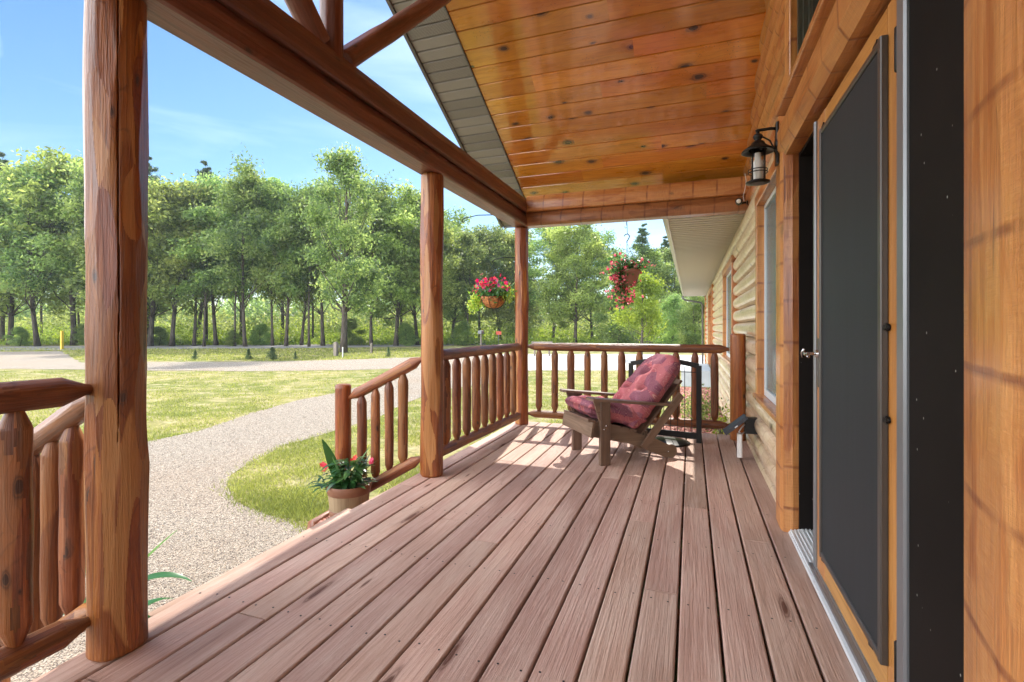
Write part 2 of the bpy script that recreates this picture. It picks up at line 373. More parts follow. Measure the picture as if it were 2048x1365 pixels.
def screenmat(name,col,scale,rough=.35):
    t=NT(name); uv=t.n('ShaderNodeTexCoord'); sp=t.n('ShaderNodeSeparateXYZ'); t.l(uv.outputs['Object'],sp.inputs[0])
    a=t.math('ABSOLUTE',t.math('SINE',t.math('MULTIPLY',sp.outputs[1],scale))); b=t.math('ABSOLUTE',t.math('SINE',t.math('MULTIPLY',sp.outputs[2],scale)))
    m=t.math('MULTIPLY',a,b); nz=t.noise(t.vec(0,t.math('MULTIPLY',sp.outputs[1],30),t.math('MULTIPLY',sp.outputs[2],1.5)),1,4)
    c=t.mix(t.math('MULTIPLY',t.math('ADD',m,nz),.6),tuple(x*.55 for x in col),tuple(x*1.4 for x in col))
    t.bsdf(c,rough,0,0,m,.1,.002,.3); return t.m
M['screen']=screenmat('insect_screen',(.019,.023,.026),700,.6)
M['wscreen']=screenmat('window_screen',(.085,.135,.145),500,.22)
def blackpanel():
    t=NT('black_jamb_paint'); tc=t.n('ShaderNodeTexCoord'); sp=t.n('ShaderNodeSeparateXYZ'); t.l(tc.outputs['Object'],sp.inputs[0])
    vo=t.n('ShaderNodeTexVoronoi'); vo.inputs['Scale'].default_value=22; t.l(t.vec(sp.outputs[0],sp.outputs[1],t.math('MULTIPLY',sp.outputs[2],.7)),vo.inputs['Vector'])
    m=t.ramp(vo.outputs['Distance'],[(.035,.8),(.06,0)])
    n=t.noise(tc.outputs['Object'],2.,4)
    c=t.mix(n,(.004,.0035,.003),(.016,.012,.010)); c=t.mix(m,c,(.35,.33,.3)); t.bsdf(c,.7,0,0,n,.2,.01,.1); return t.m
M['jamb']=blackpanel()
def glassdark():
    t=NT('window_glass'); t.bsdf((.02,.022,.02),.05,0,0,spec=1.0); return t.m
M['glass']=glassdark()
def soffit(name,col,pitch,perf,axis_v=True):
    t=NT(name); uv=t.n('ShaderNodeUVMap'); uv.uv_map='UVMap'; sp=t.n('ShaderNodeSeparateXYZ'); t.l(uv.outputs[0],sp.inputs[0])
    a=t.n('ShaderNodeAttribute'); a.attribute_name='rnd'
    n=t.noise(uv.outputs[0],6,3); c=t.mix(n,tuple(x*.92 for x in col),tuple(x*1.05 for x in col))
    if perf:
        s1=t.math('SINE',t.math('MULTIPLY',sp.outputs[0],420.)); s2=t.math('SINE',t.math('MULTIPLY',sp.outputs[1],420.))
        d=t.math('GREATER_THAN',t.math('MULTIPLY',s1,s2),.35); on=t.math('GREATER_THAN',a.outputs['Fac'],.5)
        c=t.mix(t.math('MULTIPLY',t.math('MULTIPLY',d,on),.95),c,(.01,.01,.01))
    t.bsdf(c,.5,0,0,spec=.4); return t.m
M['soffit']=soffit('rake_soffit_vinyl',(.25,.24,.22),0,True)
M['soffit2']=soffit('eave_soffit_vinyl',(.46,.43,.38),0,False)
def cushion():
    t=NT('cushion_fabric'); uv=t.n('ShaderNodeUVMap'); uv.uv_map='UVMap'
    vo=t.n('ShaderNodeTexVoronoi'); vo.inputs['Scale'].default_value=9.5; t.l(uv.outputs[0],vo.inputs['Vector'])
    n=t.noise(uv.outputs[0],5,2)
    sp=t.n('ShaderNodeSeparateXYZ'); t.l(vo.outputs['Color'],sp.inputs[0])
    rings=t.math('ABSOLUTE',t.math('SINE',t.math('ADD',t.math('MULTIPLY',vo.outputs['Distance'],36.),t.math('MULTIPLY',n,9.))))
    base=t.mix(t.ramp(sp.outputs[0],[(.45,0),(.55,1)]),(.40,.115,.135),(.22,.075,.115))
    line=t.ramp(rings,[(.0,1),(.32,0)])
    c=t.mix(t.math('MULTIPLY',line,.75),base,(.66,.42,.33))
    w=t.noise(uv.outputs[0],22,4,.6); t.bsdf(c,.95,0,0,w,.5,.012,.08); return t.m
M['cushion']=cushion()
def grassmat():
    t=NT('lawn'); tc=t.n('ShaderNodeTexCoord'); o=tc.outputs['Object']
    a=t.noise(o,.55,5,.3); b=t.noise(o,14,6,0,.7); d=t.noise(o,2.2,4)
    c=t.mix(t.ramp(a,[(.38,0),(.66,1)]),(.15,.175,.035),(.34,.29,.115))
    c=t.mix(t.ramp(d,[(.46,0),(.64,.8)]),c,(.44,.37,.21))
    c=t.mix(t.ramp(b,[(.3,.7),(.6,0)]),c,(.05,.07,.015))
    t.bsdf(c,.9,0,0,b,.8,.04,.15); return t.m
def gravelmat(name,dark,c1,c2,scale,mid=(.3,.25,.2)):
    t=NT(name); tc=t.n('ShaderNodeTexCoord'); o=tc.outputs['Object']
    vo=t.n('ShaderNodeTexVoronoi'); vo.inputs['Scale'].default_value=scale; t.l(o,vo.inputs['Vector'])
    sp=t.n('ShaderNodeSeparateXYZ'); t.l(vo.outputs['Color'],sp.inputs[0])
    c=t.ramp(sp.outputs[0],[(0,mid),(.35,c1),(1,c2)])
    c=t.mix(t.ramp(sp.outputs[1],[(.78,0),(.8,1)]),c,dark)
    n=t.noise(o,.5,4); c=t.mix(t.ramp(n,[(.45,0),(.75,.35)]),c,(.42,.27,.17))
    c=t.mix(t.ramp(vo.outputs['Distance'],[(.45,0),(.75,.7)]),c,dark)
    t.bsdf(c,.9,0,0,vo.outputs['Distance'],.7,-.02,.2); return t.m
M['lawn']=grassmat()
M['gravel']=gravelmat('gravel_stone',(.10,.085,.075),(.44,.375,.295),(.62,.55,.455),130)
M['mulch']=gravelmat('red_rock_mulch',(.09,.03,.025),(.42,.20,.15),(.60,.34,.26),38,(.26,.09,.07))
M['pebble']=None
def rndmat(name,cols,rough=.85):
    t=NT(name); a=t.n('ShaderNodeAttribute'); a.attribute_name='rnd'
    c=t.ramp(a.outputs['Fac'],[(i/(len(cols)-1),x) for i,x in enumerate(cols)]); t.bsdf(c,rough,spec=.25); return t.m
M['pebble']=rndmat('pebbles',[(.11,.09,.08),(.34,.28,.22),(.46,.39,.32),(.62,.55,.47),(.42,.30,.20)])
M['chips']=rndmat('mulch_chips',[(.14,.04,.035),(.36,.14,.11),(.52,.26,.20),(.62,.38,.32),(.2,.06,.05)])
def asphalt():
    t=NT('asphalt'); tc=t.n('ShaderNodeTexCoord'); n=t.noise(tc.outputs['Object'],40,5); n2=t.noise(tc.outputs['Object'],.4,4)
    c=t.mix(n,(.17,.165,.165),(.27,.26,.255)); c=t.mix(t.ramp(n2,[(.4,0),(.8,.4)]),c,(.38,.34,.30)); t.bsdf(c,.9,0,0,n,.3,.01,.2); return t.m
M['asphalt']=asphalt()
M['leaf']=leafmat('oak_leaves',[(.06,.11,.035),(.12,.19,.055),(.19,.27,.075),(.28,.35,.11)],.5)
M['leaf2']=leafmat('light_leaves',[(.09,.13,.035),(.16,.22,.055),(.24,.31,.08),(.34,.40,.12)],.5)
M['leafy']=leafmat('sunny_leaves',[(.10,.16,.02),(.16,.23,.03),(.24,.30,.04)],.5)
M['leafd']=leafmat('pine_needles',[(.04,.075,.03),(.06,.11,.045),(.09,.15,.06)],.35)
M['grassb']=leafmat('grass_blades',[(.12,.145,.032),(.20,.225,.05),(.30,.31,.08),(.48,.42,.20)],.35,.7)
M['leafpot']=leafmat('potted_leaves',[(.015,.065,.02),(.035,.125,.035),(.08,.21,.05)],.3,.3)
M['leaflime']=leafmat('lime_leaves',[(.12,.24,.03),(.22,.34,.05),(.36,.42,.07)],.4,.4)
M['petalred']=leafmat('red_petals',[(.5,.01,.02),(.65,.03,.05)],.3,.5)
M['petalmix']=leafmat('mixed_petals',[(.16,.02,.16),(.32,.01,.08),(.48,.015,.04),(.52,.06,.06)],.3,.5)
M['petalpink']=leafmat('pink_petals',[(.40,.015,.08),(.60,.05,.14),(.70,.28,.28),(.45,.01,.04)],.3,.5)
def bark():
    t=NT('bark'); tc=t.n('ShaderNodeTexCoord'); mp=t.n('ShaderNodeMapping'); mp.inputs['Scale'].default_value=(9,9,1.6); t.l(tc.outputs['Object'],mp.inputs[0])
    n=t.noise(mp.outputs[0],1,6,.5,.65); c=t.mix(t.ramp(n,[(.3,0),(.7,1)]),(.035,.028,.022),(.16,.135,.11)); t.bsdf(c,.95,0,0,n,.8,.05,.1); return t.m
M['bark']=bark()
M['weathered']=wood('weathered_wood',(.12,.10,.08),(.25,.21,.17),(.36,.31,.26),.8,0,ring=6,knots=.1,var=.2,bs=.4)
M['terracotta']=plain('brown_pot_plastic',(.27,.115,.075),.5,0,0,9,.1)
M['coir']=plain('coir_liner',(.42,.17,.06),.95,0,0,45,.45,.8)
M['barrelw']=wood('barrel_wood',(.20,.13,.07),(.36,.26,.15),(.46,.35,.22),.6,0,ring=3,fine=60,knots=0,var=.15,bs=.2)
M['hoop']=plain('barrel_hoop',(.20,.085,.045),.5,0,0,12,.15)
M['yellow']=plain('yellow_paint',(.75,.50,.02),.5)
M['redp']=plain('red_paint',(.55,.08,.04),.5)
M['bulb']=plain('frosted_bulb',(.75,.74,.70),.3)
def clearglass():
    t=NT('lantern_glass'); g=t.n('ShaderNodeBsdfGlass'); g.inputs['Roughness'].default_value=.03; g.inputs['IOR'].default_value=1.15
    tr=t.n('ShaderNodeBsdfTransparent'); mx=t.n('ShaderNodeMixShader'); mx.inputs[0].default_value=.35
    t.l(tr.outputs[0],mx.inputs[1]); t.l(g.outputs[0],mx.inputs[2]); t.l(mx.outputs[0],t.out.inputs[0]); return t.m
M['lglass']=clearglass()
M['shingle']=plain('roof_shingles',(.10,.09,.085),.9,0,0,8,.3,.3)

# ================================================================ GROUND
GZ=-0.45
def sheet(name,pts,z,mat,kind='structure'):
    mb=MB(); mb.add([(p[0],p[1],z) for p in pts],[list(range(len(pts)))],[[(p[0],p[1]) for p in pts]])
    o=mb.build(name,mat); o['kind']=kind; return o
def rough_edge(pts,amp=.12,step=.35,seed=0,fix=()):
    out=[]; n=len(pts)
    for i in range(n):
        a=Vector(pts[i][:2]); b=Vector(pts[(i+1)%n][:2]); L_=(b-a).length; k=max(1,min(60,int(L_/step)))
        nn=Vector((-(b-a).y,(b-a).x)).normalized()
        for j in range(k):
            p=a+(b-a)*(j/k); s=0 if i in fix else amp*noise.noise(Vector((p.x*1.1,p.y*1.1,seed)))+amp*.5*noise.noise(Vector((p.x*4,p.y*4,seed)))
            out.append((p.x+nn.x*s,p.y+nn.y*s))
    return out
def ccw(p):
    a=sum(p[i][0]*p[(i+1)%len(p)][1]-p[(i+1)%len(p)][0]*p[i][1] for i in range(len(p)))
    return p if a>0 else p[::-1]
def pix(l): return [tuple(at(u,v)[:2]) for u,v in l]
g=MB(); g.add([(-900,-500,GZ),(900,-500,GZ),(900,1300,GZ),(-900,1300,GZ)],[[0,1,2,3]]); go=g.build('ground',M['lawn']); go['kind']='structure'
# gravel path sweeping from the steps towards the drive
path_px=[(-600,905),(0,925),(285,886),(400,862),(500,827),(600,801),(670,787),(740,768),(800,748),(830,737),(1000,735),(1060,748),(1040,760),(900,778),(835,796),(760,832),(700,852),(640,870),(570,893),(510,920),(470,950),(462,972),(480,1003),(530,1028),(590,1045),(650,1090)]
path=pix(path_px)+[(-2.12,2.9),(-2.12,-3.0),(-12,-3.0)]
path=rough_edge(ccw(path),.10,.3,3)
sheet('gravel_path',path,GZ+.004,M['gravel'])
drive=pix([(-900,752),(0,738),(160,740),(285,742),(500,743),(700,741),(780,738),(850,738),(1000,737),(1060,743),(1060,712),(960,708),(840,715),(700,720),(540,724),(285,725),(165,726),(120,703),(-900,715)])
sheet('gravel_drive',rough_edge(ccw(drive),.25,.8,5),GZ+.008,M['gravel'])
slab=[tuple(at(1000,741.5)[:2]),tuple(at(1400,742)[:2]),(9,17.9),(9,31),tuple(at(1240,709)[:2]),tuple(at(1000,709)[:2])]
sheet('concrete_driveway',ccw(slab),GZ+.012,M['concrete'])
road=pix([(-900,703),(0,702),(285,699),(560,697.5),(840,693.5),(960,690),(1100,690.5),(1500,693),(1500,684.5),(1100,684),(960,684),(840,688),(560,690.5),(285,692),(0,694),(-900,694)])
sheet('road',rough_edge(ccw(road),.15,1.5,9),GZ+.016,M['asphalt'])
# mulch bed by the steps and along the house wall
bed=[(-2.06,3.02),(-2.5,3.0),(-2.72,3.05),(-2.84,3.2),(-2.86,3.5),(-2.7,3.75),(-2.5,3.9),(-2.45,5.7),(-2.06,5.75)]
sheet('mulch_bed',ccw(bed),GZ+.02,M['mulch'])
bed2=[(-.62,5.82),(.9,5.82),(.9,13.9),(-.30,13.9),(-.35,10),(-.5,8)]
sheet('mulch_bed_by_wall',ccw(bed2),GZ+.02,M['mulch'])

def inside(poly,x,y):
    poly=np.array(poly); n=len(poly); r=np.zeros(len(x),bool); j=n-1
    for i in range(n):
        xi,yi=poly[i]; xj,yj=poly[j]
        c=((yi>y)!=(yj>y))&(x<(xj-xi)*(y-yi)/(yj-yi+1e-12)+xi); r^=c; j=i
    return r
def view_scatter(n,umin,umax,vmin,vmax,bias=1.0):
    """random ground points inside the wedge the porch opening looks out on"""
    out=[]
    a=rng.random(n)**bias; t=(H-GZ)*FPX/((vmin+(vmax-vmin)*a)-HOR); d=(umin+(umax-umin)*rng.random(n)-1024)/FPX
    return (-SN+d*CS)*t,(CS+SN*d)*t,t
# grass blades
def grass(n,umin,umax,vmin,vmax,hs,ws):
    x,y,t=view_scatter(n,umin,umax,vmin,vmax)
    k=~inside(path,x,y)&~inside(bed,x,y)&~inside(bed2,x,y)&~inside(slab,x,y)&~inside(drive,x,y)&~((x>-2.15)&(y<5.95)&(x<1))
    cl=np.array([noise.noise(Vector((a*1.3,b*1.3,0))) for a,b in zip(x,y)]); k&=cl>(-.35+rng.random(n)*.4)
    x=x[k];y=y[k];t=t[k];cl=cl[k];m=len(x)
    x=x+rng.normal(0,.06,m); y=y+rng.normal(0,.06,m)
    an=rng.random(m)*6.283; h=hs*(.5+rng.random(m))*(1+.3*cl); w=ws*(.6+rng.random(m)*.8)*(t/6)**.7
    lx=rng.normal(0,.5,m)*h; ly=rng.normal(0,.5,m)*h
    v=np.empty((m,3,3)); v[:,0]=np.stack([x-np.cos(an)*w,y-np.sin(an)*w,np.full(m,GZ)],1); v[:,1]=np.stack([x+np.cos(an)*w,y+np.sin(an)*w,np.full(m,GZ)],1)
    v[:,2]=np.stack([x+lx,y+ly,GZ+h],1)
    r=np.clip(.35+cl*-.5+rng.normal(0,.22,m),0,1); return v,r
vs=[];rs=[]
for a in ((120000,-100,860,742,1080,.034,.005),(30000,-100,860,697,722,.07,.008),(30000,880,1460,743,900,.034,.005)):
    v,r=grass(*a); vs.append(v); rs.append(r)
go=fastmesh('grass',np.concatenate(vs).reshape(-1,3),3,M['grassb'],rnd=np.concatenate(rs)); tag(go,'patchy green and straw coloured lawn grass around the gravel path','grass',kind='stuff')
# pebbles
def stones(x,y,z,s,name,mat,label,cat):
    m=len(x); oc=np.array([[1,0,0],[0,1,0],[-1,0,0],[0,-1,0],[0,0,.8],[0,0,-.5]],float)
    fi=[(0,1,4),(1,2,4),(2,3,4),(3,0,4),(1,0,5),(2,1,5),(3,2,5),(0,3,5)]
    an=rng.random(m)*6.283; P=np.empty((m,6,3)); sc=s*(.5+rng.random(m))
    jit=1+rng.normal(0,.25,(m,6,1)); q=oc[None]*jit
    P[:,:,0]=x[:,None]+(q[:,:,0]*np.cos(an)[:,None]-q[:,:,1]*np.sin(an)[:,None]*.7)*sc[:,None]
    P[:,:,1]=y[:,None]+(q[:,:,0]*np.sin(an)[:,None]+q[:,:,1]*np.cos(an)[:,None]*.7)*sc[:,None]
    P[:,:,2]=z+q[:,:,2]*sc[:,None]*.6+sc[:,None]*.2
    V=P[:,np.array(fi)].reshape(-1,3); rr=np.repeat(rng.random(m),8)
    o=fastmesh(name,V,3,mat,rnd=rr); tag(o,label,cat,kind='stuff'); return o
x,y,t=view_scatter(110000,-100,900,740,1300); k=inside(path,x,y)&(x<-2.07)
x=x+rng.normal(0,.05,len(x)); y=y+rng.normal(0,.05,len(y))
stones(x[k],y[k],GZ+.006,.0048*(t[k]/4)**.6,'gravel_stones',M['pebble'],'loose pale gravel stones covering the curved path beside the deck','gravel')
n=6000; x=rng.uniform(-2.9,-2.06,n); y=rng.uniform(3,5.75,n); k=inside(bed,x,y)
x2=rng.uniform(-.6,.6,9000); y2=rng.uniform(5.82,14,9000); k2=inside(bed2,x2,y2)
stones(np.concatenate([x[k],x2[k2]]),np.concatenate([y[k],y2[k2]]),GZ+.025,np.full(k.sum()+k2.sum(),.02),'mulch_chips',M['chips'],'red brown rock mulch beside the porch and along the log wall','mulch')

# ================================================================ DECK
DX0,DX1,DY0,DY1=-2.05,.575,-3.0,5.82
deck=thing('deck','reddish brown wooden porch deck of long boards with dark gaps','deck',(-.7,1.4,GZ))
mb=MB(); pitch=.1525; n=17
random.seed(3)
x=DX1-.012
edges=[.41-.1525*k for k in range(-1,17)]
for k in range(17):
    xr=min(.41+.1525*(1-k)-.0052,DX1); xl=max(.41-.1525*k+.0052,DX0)
    if xr-xl<.03: continue
    cuts=[DY0]; yy=DY0+random.uniform(.6,3)
    while yy<DY1-.8: cuts.append(yy); yy+=random.uniform(2.6,4.2)
    cuts.append(DY1)
    for a,b in zip(cuts[:-1],cuts[1:]):
        w=xr-xl; c=.006; dz=random.uniform(-.0015,.0015)
        pr=[(0,-.036),(w,-.036),(w,-c),(w-c*.4,-c*.35),(w-c,0),(c,0),(c*.4,-c*.35),(0,-c)]
        mb.prism(pr,(xl,b-.004,dz),(0,a-b+.008,0),(1,0,0),(0,0,1))
mb.build('deck_boards',M['deck'],deck)
mb=MB()
mb.box((DX0+.02,DY0,-.24),(DX0+.055,DY1-.03,-.037),1); mb.box((DX0+.03,DY1-.06,-.24),(DX1,DY1-.022,-.037),0)
for k in range(14): mb.box((DX0+.06,DY0+.3+k*.61,-.22),(DX1,DY0+.34+k*.61,-.037),0)
mb.build('deck_frame',M['rail'],deck)
mb=MB()
for k in range(17):
    xc=.41-.1525*k+.076
    for j in range(14):
        yy=DY0+.32+j*.61
        for s in (-.04,.04):
            px=xc+s+random.uniform(-.008,.008); py=yy+random.uniform(-.012,.012)
            if px<DX0+.01: continue
            mb.lathe([(0,.0045),(.0006,.0045)],(px,py,.0012),(0,0,1),8)
mb.build('screws',M['black'],deck); reloc(deck)
# porch steps
st=thing('porch_steps','wooden steps leading down from the deck to the gravel path','steps',(-2.2,2.2,GZ))
mb=MB()
for (x0,x1,z) in ((-2.33,-2.06,-.15),(-2.56,-2.30,-.30)):
    for q in range(2): w=(x1-x0)/2; mb.box((x0+q*w+.002,1.36,z-.036),(x0+(q+1)*w-.002,2.98,z),1,.004)
mb.build('tread',M['deck'],st)
for yy in (1.4,2.9):
    mb=MB(); mb.prism([(-2.06,-.44),(-2.52,-.44),(-2.54,-.337),(-2.30,-.337),(-2.30,-.187),(-2.06,-.187)],(0,yy,0),(0,.04,0),(1,0,0),(0,0,1)); mb.build('stringer',M['rail'],st)
reloc(st)
# edging of the mulch bed
mb=MB(); mb.tube([(p[0],p[1],GZ+.04) for p in bed[1:7]],.028,8); o=mb.build('bed_edging',M['rail']); tag(o,'brown curved log edging round the mulch bed at the steps','edging')

# ================================================================ POSTS
PX=-1.90
def logprof(L_,r0,r1,n=26,c0=.006,c1=.006):
    return [(0,r0-c0),(c0,r0)]+[(c0+(L_-c0-c1)*i/n,r0+(r1-r0)*i/n) for i in range(1,n)]+[(L_-c1,r1),(L_,r1-c1)]
def post(x,y,z0,z1,r,label,seed,rnd,name='porch_post',r1=None,bump=.13,cat='post',group=None,groove=None):
    mb=MB(); mb.lathe(logprof(z1-z0,r,r1 or r,380 if groove else 220,.01,.01),(x,y,z0),(0,0,1),260 if groove else 120,rnd,bump,.0,seed,seam=(-1,.5,0),groove=groove,flats=46,fd=.90,fl=.30)
    o=mb.build(name,M['post']); tag(o,label,cat,group); return o
p1=post(PX-.045,1.215,0,2.335,.091,'thickest peeled log post nearest the viewer, long vertical crack down it',1,.21,groove=(math.atan2(-1.215,1.945)+.04,.030,.75,2.9,.022))
p2=post(PX,3.457,0,2.335,.088,'peeled log post in the middle of the porch front above the stair rail',2,.47)
p3=post(PX,5.65,0,2.335,.080,'peeled log corner post where front and back railings meet',3,.83)
p4=post(PX,-1.05,0,2.335,.090,'peeled log post at the near end of the left railing',4,.13)
# beams of two stacked milled logs
def beamlog(z0,z1,hw):
    h=z1-z0
    half=[(hw*.78,0),(hw*.94,h*.05),(hw,h*.18),(hw,h*.52),(hw*.93,h*.66),(hw*.76,h*.82),(hw*.60,h*.95),(hw*.56,h)]
    return [(a,z0+b) for a,b in half]+[(-a,z0+b) for a,b in half[::-1]]
fb=thing('front_beam','red brown double log beam running along the open porch front on the posts','beam',(PX,2,2.34))
for nm,z0,z1,hw in (('lower_log',2.335,2.498,.095),('upper_log',2.500,2.675,.092)):
    mb=MB(); mb.prism(beamlog(z0,z1,hw),(PX,5.745,0),(0,-7.5,0),(1,0,0),(0,0,1),segs=30,smooth=False); mb.build(nm,M['beam'],fb)
reloc(fb)
bb=thing('end_beam','orange brown double log beam across the far end of the porch','beam',(-.6,5.65,2.34))
for nm,z0,z1,hw in (('lower_log',2.335,2.498,.090),('upper_log',2.500,2.690,.088)):
    mb=MB(); mb.prism(beamlog(z0,z1,hw),(PX+.078,5.65,0),(2.40,0,0),(0,1,0),(0,0,1),segs=12); mb.build(nm,M['beam2'] if nm[0]=='l' else M['trim'],bb)
reloc(bb)
# gable truss
tr=thing('gable_truss','log king post with two diagonal log struts standing on the front beam','truss',(PX,2.3,2.66))
def logbar(p0,p1,r,name,mat,parent,seed=0,bump=.05,n=24,facet=.03):
    d=Vector(p1)-Vector(p0); mb=MB(); mb.lathe(logprof(d.length,r,r*.97,60),p0,d,56,None,bump,0,seed,flats=22,fd=.90,fl=.3); return mb.build(name,mat,parent)
logbar((PX,2.30,2.60),(PX,2.30,4.5),.066,'king_post',M['beam'],tr,5)
logbar((PX,2.40,2.69),(PX,3.70,3.90),.066,'strut',M['beam'],tr,6)
logbar((PX,2.20,2.69),(PX,.90,3.90),.066,'strut',M['beam'],tr,7)
reloc(tr)

# ================================================================ RAILINGS
def capped(L_,r,taper,tr_): return [(0,tr_),(taper,r*.98)]+[(taper+(L_-2*taper)*i/10,r) for i in range(1,10)]+[(L_-taper,r*.98),(L_,tr_)]
def railbar(name,p0,p1,r,parent,ends=(1,1),seed=0):
    p0=Vector(p0);p1=Vector(p1);d=p1-p0;L_=d.length;tp=.07
    prof=([(0,r*.38),(.02,r*.42),(tp+.02,r)] if ends[0] else [(0,r*.93),(.006,r)])+[(.1+(L_-.2)*i/50,r) for i in range(51)]+([(L_-tp-.02,r),(L_-.02,r*.42),(L_,r*.38)] if ends[1] else [(L_-.006,r),(L_,r*.93)])
    mb=MB(); mb.lathe(prof,p0,d,48,None,.07,.0,seed,flats=int(14*L_),fd=.90,fl=.22); return mb.build(name,M['rail'],parent)
def baluster(x,y,z0,z1,r,parent,seed,zt0=None,zt1=None):
    L_=z1-z0; c=.055
    prof=[(0,r*.45),(c,r*.97)]+[(c+.01+(L_-2*c-.02)*i/26,r*(1+.03*math.sin(i*.45+seed))) for i in range(27)]+[(L_-c,r*.97),(L_,r*.45)]
    mb=MB(); mb.lathe(prof,(x,y,z0),(0,0,1),36,None,.08,.0,seed,flats=9,fd=.88,fl=.2); return mb.build('baluster',M['rail'],parent)
TZ,BZ=.922,.13
def railing(label,p0,p1,tz0,tz1,bz0,bz1,spots,r=.0465,ends=(1,1),seed=0,br=.040):
    g=thing('railing',label,'railing',((p0[0]+p1[0])/2,(p0[1]+p1[1])/2,min(bz0,bz1)))
    railbar('top_rail',(*p0,tz0),(*p1,tz1),r,g,ends,seed); railbar('bottom_rail',(*p0,bz0),(*p1,bz1),r*.96,g,ends,seed+1)
    for i,f in enumerate(spots):
        x=p0[0]+(p1[0]-p0[0])*f; y=p0[1]+(p1[1]-p0[1])*f; zt=tz0+(tz1-tz0)*f-r*.75; zb=bz0+(bz1-bz0)*f+r*.75
        baluster(x,y,zb,zt,br*(1+.06*math.sin(i*2.1+seed)),g,seed*13+i)
    reloc(g); return g
railing('log railing between the middle post and the corner post, nine balusters',(PX,3.535),(PX,5.575),TZ+.005,TZ,BZ+.02,BZ-.01,[.075+.1015*i for i in range(9)],ends=(0,1),seed=2)
railing('log railing across the far end of the deck behind the cushioned chair',(PX+.075,5.65),(.375,5.65),TZ,TZ,BZ,BZ,[(X-(PX+.075))/2.2 for X in [-1.685+.1917*i for i in range(11)]],seed=4)
railing('log railing left of the nearest post, partly out of frame',(PX-.05,1.135),(PX-.04,-.97),TZ+.015,TZ+.015,BZ+.01,BZ+.01,[.098+.0835*i for i in range(11)],seed=6,r=.048,br=.042)
sx=[-2.156,-2.285,-2.415,-2.549]
f=lambda X:(X+1.98)/(-2.67+1.98)
railing('sloping stair railing with four balusters running down from the middle post',(-1.985,3.457),(-2.67,3.457),.905,.565,.13,-.265,[f(X) for X in sx],seed=8,br=.038)
railing('sloping stair railing behind the nearest post, going down to the gravel',(-2.03,1.215),(-2.67,1.215),.905,.565,.13,-.265,[f(X) for X in sx],seed=9,br=.038)
def stub(x,y,z0,z1,r,label,rnd,seed):
    mb=MB(); mb.lathe(logprof(z1-z0,r,r*.98,44,.004,.012),(x,y,z0),(0,0,1),64,rnd,.05,.0,seed,flats=14,fd=.92,fl=.25); o=mb.build('newel_post',M['rail'] if False else M['newel']); tag(o,label,'post'); return o
M['newel']=wood('newel_wood',(.08,.017,.005),(.27,.070,.012),(.42,.15,.034),.42,.25,.2,ring=7,fine=90,knots=.3,kn_u=3,kn_v=5,var=.25,bs=.4,kthr=.05,spec=.35)
stub(-2.735,3.457,GZ,.675,.066,'short log newel post at the foot of the stair railing by the potted plant',.3,1)
stub(-2.735,1.215,GZ,.675,.066,'short log newel post at the foot of the nearer stair railing',.6,2)
stub(.452,5.60,0,1.085,.076,'short log end post of the far railing beside the log wall',.8,3)

# ================================================================ PORCH ROOF
rf=thing('porch_roof','gabled porch roof with varnished knotty pine ceiling and grey soffit','roof',(-.9,2.3,4.6))
CK,CSL,RY=5.75,.517,2.30
def czz(y): return CK-CSL*y if y>=RY else CK-CSL*(2*RY-y)
CX0,CX1=-1.925,.60
sl=math.hypot(1,CSL); EY=6.28
random.seed(12)
mb=MB(); bw=.178/sl
def cboards(mb,ya,yb,x0,x1,w,c,split,rndf=None):
    """tongue-and-groove boards across the slope, running along X"""
    y=ya; sgn=1 if yb>ya else -1; k=0
    while (yb-y)*sgn>.01:
        y2=y+sgn*min(w,abs(yb-y)); za,zb=czz(y),czz(y2)
        cuts=[x0]; 
        if split:
            xx=x0+random.uniform(.5,2.4)
            if xx<x1-.4: cuts.append(xx)
        cuts.append(x1)
        for a,b in zip(cuts[:-1],cuts[1:]):
            dy=y2-y; dz=zb-za; N=Vector((0,dz,-dy)).normalized(); 
            if N.z>0: N=-N
            t1=Vector((0,dy,dz)).normalized(); L_=math.hypot(dy,dz)
            o=Vector((a,y,za)); 
            pr=[(0,-.01),(0,.0),(0.0,-c),(c,0),(L_-c,0),(L_,-c),(L_,-.012),(0,-.012)]
            pr=[(.0012,-.020),(.0012,-c),(c*.7,0),(L_-c*.7,0),(L_-.0012,-c),(L_-.0012,-.020)]
            mb.prism(pr,o,(b-a,0,0),t1,N,rnd=(rndf(k) if rndf else None))
        y=y2; k+=1
cboards(mb,EY-.45,RY,CX0,CX1,bw,.009,True); cboards(mb,RY,-1.1,CX0,CX1,bw,.009,True)
mb.build('ceiling_boards',M['ceil'],rf)
mb=MB(); prf=lambda k:.9 if (k//2)%2==0 else .1
cboards(mb,EY,RY,-2.37,CX0-.004,.098,.013,False,prf); cboards(mb,RY,-1.7,-2.37,CX0-.004,.098,.013,False,prf)
cboards(mb,EY,EY-.445,CX0,-.26,.098,.013,False,prf)
mb.build('rake_soffit',M['soffit'],rf)
mb=MB()
for ya,yb in ((EY,RY),(RY,-1.7)):
    d=Vector((0,yb-ya,czz(yb)-czz(ya))); n=Vector((0,-d.z,d.y)).normalized(); n=n if n.z>0 else -n
    mb.prism([(0,-.02),(.03,-.02),(.03,.17),(0,.17)],(-2.402,ya,czz(ya)),d,(1,0,0),n)
mb.box((-2.37,EY,czz(EY)-.02),(-.2,EY+.025,czz(EY)+.15),0)
mb.build('fascia_board',M['fascia'],rf)
mb=MB()
mb.prism([(0,0),(.010,0),(.010,.02),(0,.02)],(CX0-.006,EY-.45,czz(EY-.45)-.018),Vector((0,RY-(EY-.45),czz(RY)-czz(EY-.45))),(1,0,0),(0,0,1))
mb.build('trim_strip',M['fascia'],rf)
mb=MB()
